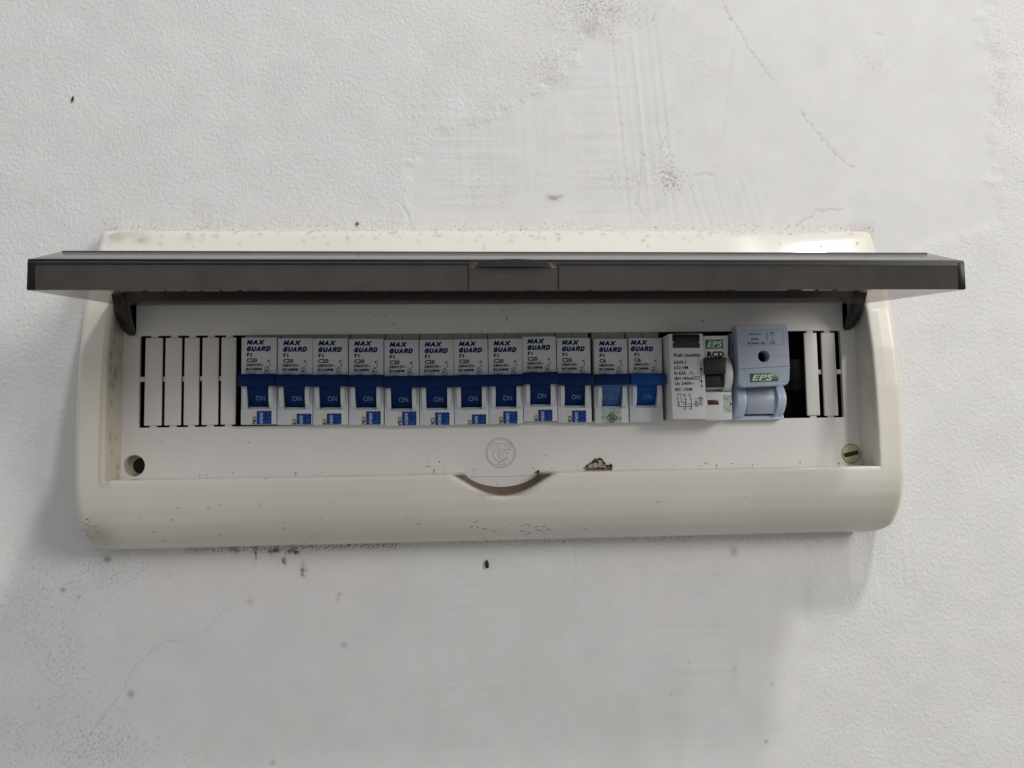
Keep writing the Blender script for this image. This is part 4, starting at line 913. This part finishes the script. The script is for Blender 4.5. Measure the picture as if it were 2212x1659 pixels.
m = MB(); T('240V/415V~', 986, 194, 1128, 220, O3, m, bold=.02); T('63A', 1010, 242, 1092, 274, O3, m, bold=.03); T('BS EN60269 1000', 975, 290, 1158, 318, O3, m, bold=.03); T('ON', 1212, 180, 1258, 208, O3, m, bold=.02); T('OFF', 1212, 288, 1272, 314, O3, m, bold=.02)
Q = lambda *p: outl(p, O3)
m.stroke(Q((1178, 182), (1178, 200)), .2, ol+.04).stroke(Q((1168, 202), (1190, 202), (1192, 246), (1170, 246)), .2, ol+.04, True).stroke(Q((1182, 248), (1184, 262)), .2, ol+.04).stroke(Q((1172, 262), (1190, 286), (1190, 312)), .2, ol+.04)
m.stroke(Q((1234, 218), (1235, 242)), .2, ol+.04).poly(Q((1226, 224), (1244, 224), (1234, 212)), ol+.04).stroke(Q((1240, 256), (1240, 276)), .2, ol+.04).poly(Q((1231, 270), (1249, 270), (1240, 282)), ol+.04)
m.build('printed_lettering', mat('dark_navy_print', (.03, .04, .08), .5), cover, smooth=False, rel=IO)
# base block behind the cover with notched side
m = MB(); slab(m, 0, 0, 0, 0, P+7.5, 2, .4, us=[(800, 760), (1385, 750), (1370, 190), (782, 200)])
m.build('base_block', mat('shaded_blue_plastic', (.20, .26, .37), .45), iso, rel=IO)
m = MB()
for (u0, v0, u1, v1) in [(818, 205, 850, 300), (832, 362, 862, 462)]: slab(m, u0, v0, u1, v1, P+10.3, P+2, .2)
m.build('side_lug', M_iso2, iso, rel=IO)
# lower fuse drum between two curved cheeks
x0 = c5(965, 900, P+9)[0]; x1 = c5(1290, 900, P+9)[0]; zt_ = c5(1100, 740, P+8)[1]; zb2 = c5(1100, 1085, P+6)[1]
pr = []
for k in range(17):
    t = k/16; pr.append((P+4.0+6.5*math.sin(math.pi*(.12+.80*t))**1.0, zb2+.4+(zt_-zb2)*t))
m = MB(); m.prism([(P+1, zb2+1.2)]+pr[1:]+[(P-6, zt_), (P-6, zb2+1.2)], x0, x1, r=.15); m.build('fuse_drum', M_iso, iso, rel=IO)
for (ua, ub, un) in [(862, 965, 'l'), (1292, 1392, 'r')]:
    m = MB(); pc = []
    for k in range(17):
        t = k/16; pc.append((P+3.4+8.8*math.sin(math.pi*(.10+.75*t)), zb2+(zt_-zb2)*t))
    xa = c5(ua, 900, P+11)[0]; xb = c5(ub, 900, P+11)[0]
    if un == 'l': m.prism(pc+[(P-6, zt_), (P-6, zb2)], xa, xb, r=.4)
    else:
        m.prism(pc+[(P-6, zt_), (P-6, zb2)], xa, xa+1.6, r=.3); m.prism([(a-1.2, b_) for a, b_ in pc]+[(P-6, zt_), (P-6, zb2)], xa+1.75, xb, r=.4)
    m.build('side_cheek', M_iso2, iso, rel=IO)
a = c5(832, 1118, P+4); b_ = c5(1358, 1108, P+4)
m = MB(); m.box(a[0], b_[0], P-6, P+4.6, a[1]-.1, a[1]+2.0, .35); m.box(a[0], c5(925, 1090, P+4)[0], P-6, P+4.3, a[1]+1.6, a[1]+4.2, .3); m.build('bottom_flange', M_iso2, iso, rel=IO)

# ------------------------------------------------------------------ dried mud nest on the panel, droppings on the wall
def crumbs(name, pts, mats, root, rel, seed, oo):
    r_ = random.Random(seed); m = MB()
    for (x, z, r, mi) in pts:
        m.m = mi; bmv = bmesh.ops.create_icosphere(m.bm, subdivisions=2, radius=r*S)['verts']
        sx_, so, sz = r_.uniform(.7, 1.5), r_.uniform(.4, .9), r_.uniform(.6, 1.2)
        for v in bmv:
            k = 1+r_.uniform(-.22, .22); v.co = Vector((v.co.x*sx_*k+x*S, v.co.y*so*k-oo*S, v.co.z*sz*k+z*S))
            for f in v.link_faces: f.material_index = mi
    return m.build(name, mats, root, angle=60, rel=rel)
nx0, nz0 = at(1297, 1013, P); nest = empty('mud_nest', nx0, P, nz0-1.5); tag(nest, 'broken dried mud nest stuck on the panel above the lower rim', 'insect nest')
NR = (nx0, P, nz0-1.5); r_ = random.Random(8); pts = []
def e8(u, v): return at((1750+u/3.687)/1.736, (1600+v/3.687)/1.736, P+1)
arcp = [(1655, 560), (1680, 540), (1710, 515), (1735, 498), (1765, 482), (1785, 455), (1800, 480), (1815, 500), (1832, 445), (1850, 450), (1875, 460), (1890, 485), (1910, 510), (1930, 535), (1955, 545), (1980, 540), (2000, 530), (2005, 550), (1990, 575)]
for (u, v) in arcp:
    for _ in range(4): x, z = e8(u+r_.uniform(-9, 9), v+r_.uniform(-9, 9)); pts.append((x, z, r_.uniform(.22, .55), 0))
for _ in range(46):
    x, z = e8(r_.uniform(1640, 2000), 592+r_.uniform(-8, 6)); pts.append((x, z, r_.uniform(.3, .7), 0))
for _ in range(14):
    x, z = e8(r_.uniform(1790, 1900), 585+r_.uniform(-12, 6)); pts.append((x, z, r_.uniform(.5, .9), 0))
crumbs('mud_rim', pts, [M_mud], nest, NR, 1, P+.5)
pts = []
for _ in range(90):
    u = r_.uniform(1670, 1990); top = 480+abs(u-1830)*.45; v = r_.uniform(top+10, 588); x, z = e8(u, v); pts.append((x, z, r_.uniform(.35, .8), 0))
crumbs('mud_web', pts, [M_mudpale], nest, NR, 2, P+.15)
cx0, cz0 = at(1165, 1019, P); cr0 = empty('mud_crumb', cx0, P, cz0); tag(cr0, 'small brown mud crumbs at the right end of the thumb notch', 'dirt')
pts = []
for _ in range(34): x, z = e8(r_.choice([r_.uniform(1060, 1135), r_.uniform(970, 1000), r_.uniform(1160, 1210)]), r_.uniform(612, 632)); pts.append((x, z, r_.uniform(.2, .5), 0))
crumbs('crumb_cluster', pts, [M_mud], cr0, (cx0, P, cz0), 3, P+1)
def dropping(px, py, L, Wd, ang, mt, label, cat='dropping'):
    x, z = at(px, py, .5); bm = bmesh.new(); bmesh.ops.create_icosphere(bm, subdivisions=3, radius=1)
    r_ = random.Random(int(px))
    for v in bm.verts:
        k = 1+r_.uniform(-.08, .08); w = Wd*(1-.35*v.co.z); q = Vector((v.co.x*w*k, v.co.y*Wd*.8*k, v.co.z*L))
        c_, s_ = math.cos(ang), math.sin(ang); v.co = Vector(((q.x*c_-q.z*s_)*S, q.y*S, (q.x*s_+q.z*c_)*S))
    me = bpy.data.meshes.new('insect_dropping'); bm.to_mesh(me); bm.free(); o = link_mesh('insect_dropping', me, mt, angle=60); o.location = W(x, .9, z); tag(o, label, cat, 'specks stuck on the wall'); return o
dropping(157.5, 214, 1.7, .55, -.2, M_bug, 'tiny black speck stuck high on the wall, above the lid corner')
dropping(1052, 1218, 2.3, .95, .05, M_bug, 'dark oval dropping on the wall just below the board')
dropping(772, 483, 1.0, .7, .5, M_bug2, 'small brown crumb on the wall just above the board')
scn.render.engine = 'CYCLES'
scn.cycles.transparent_max_bounces = 24; scn.cycles.max_bounces = 10
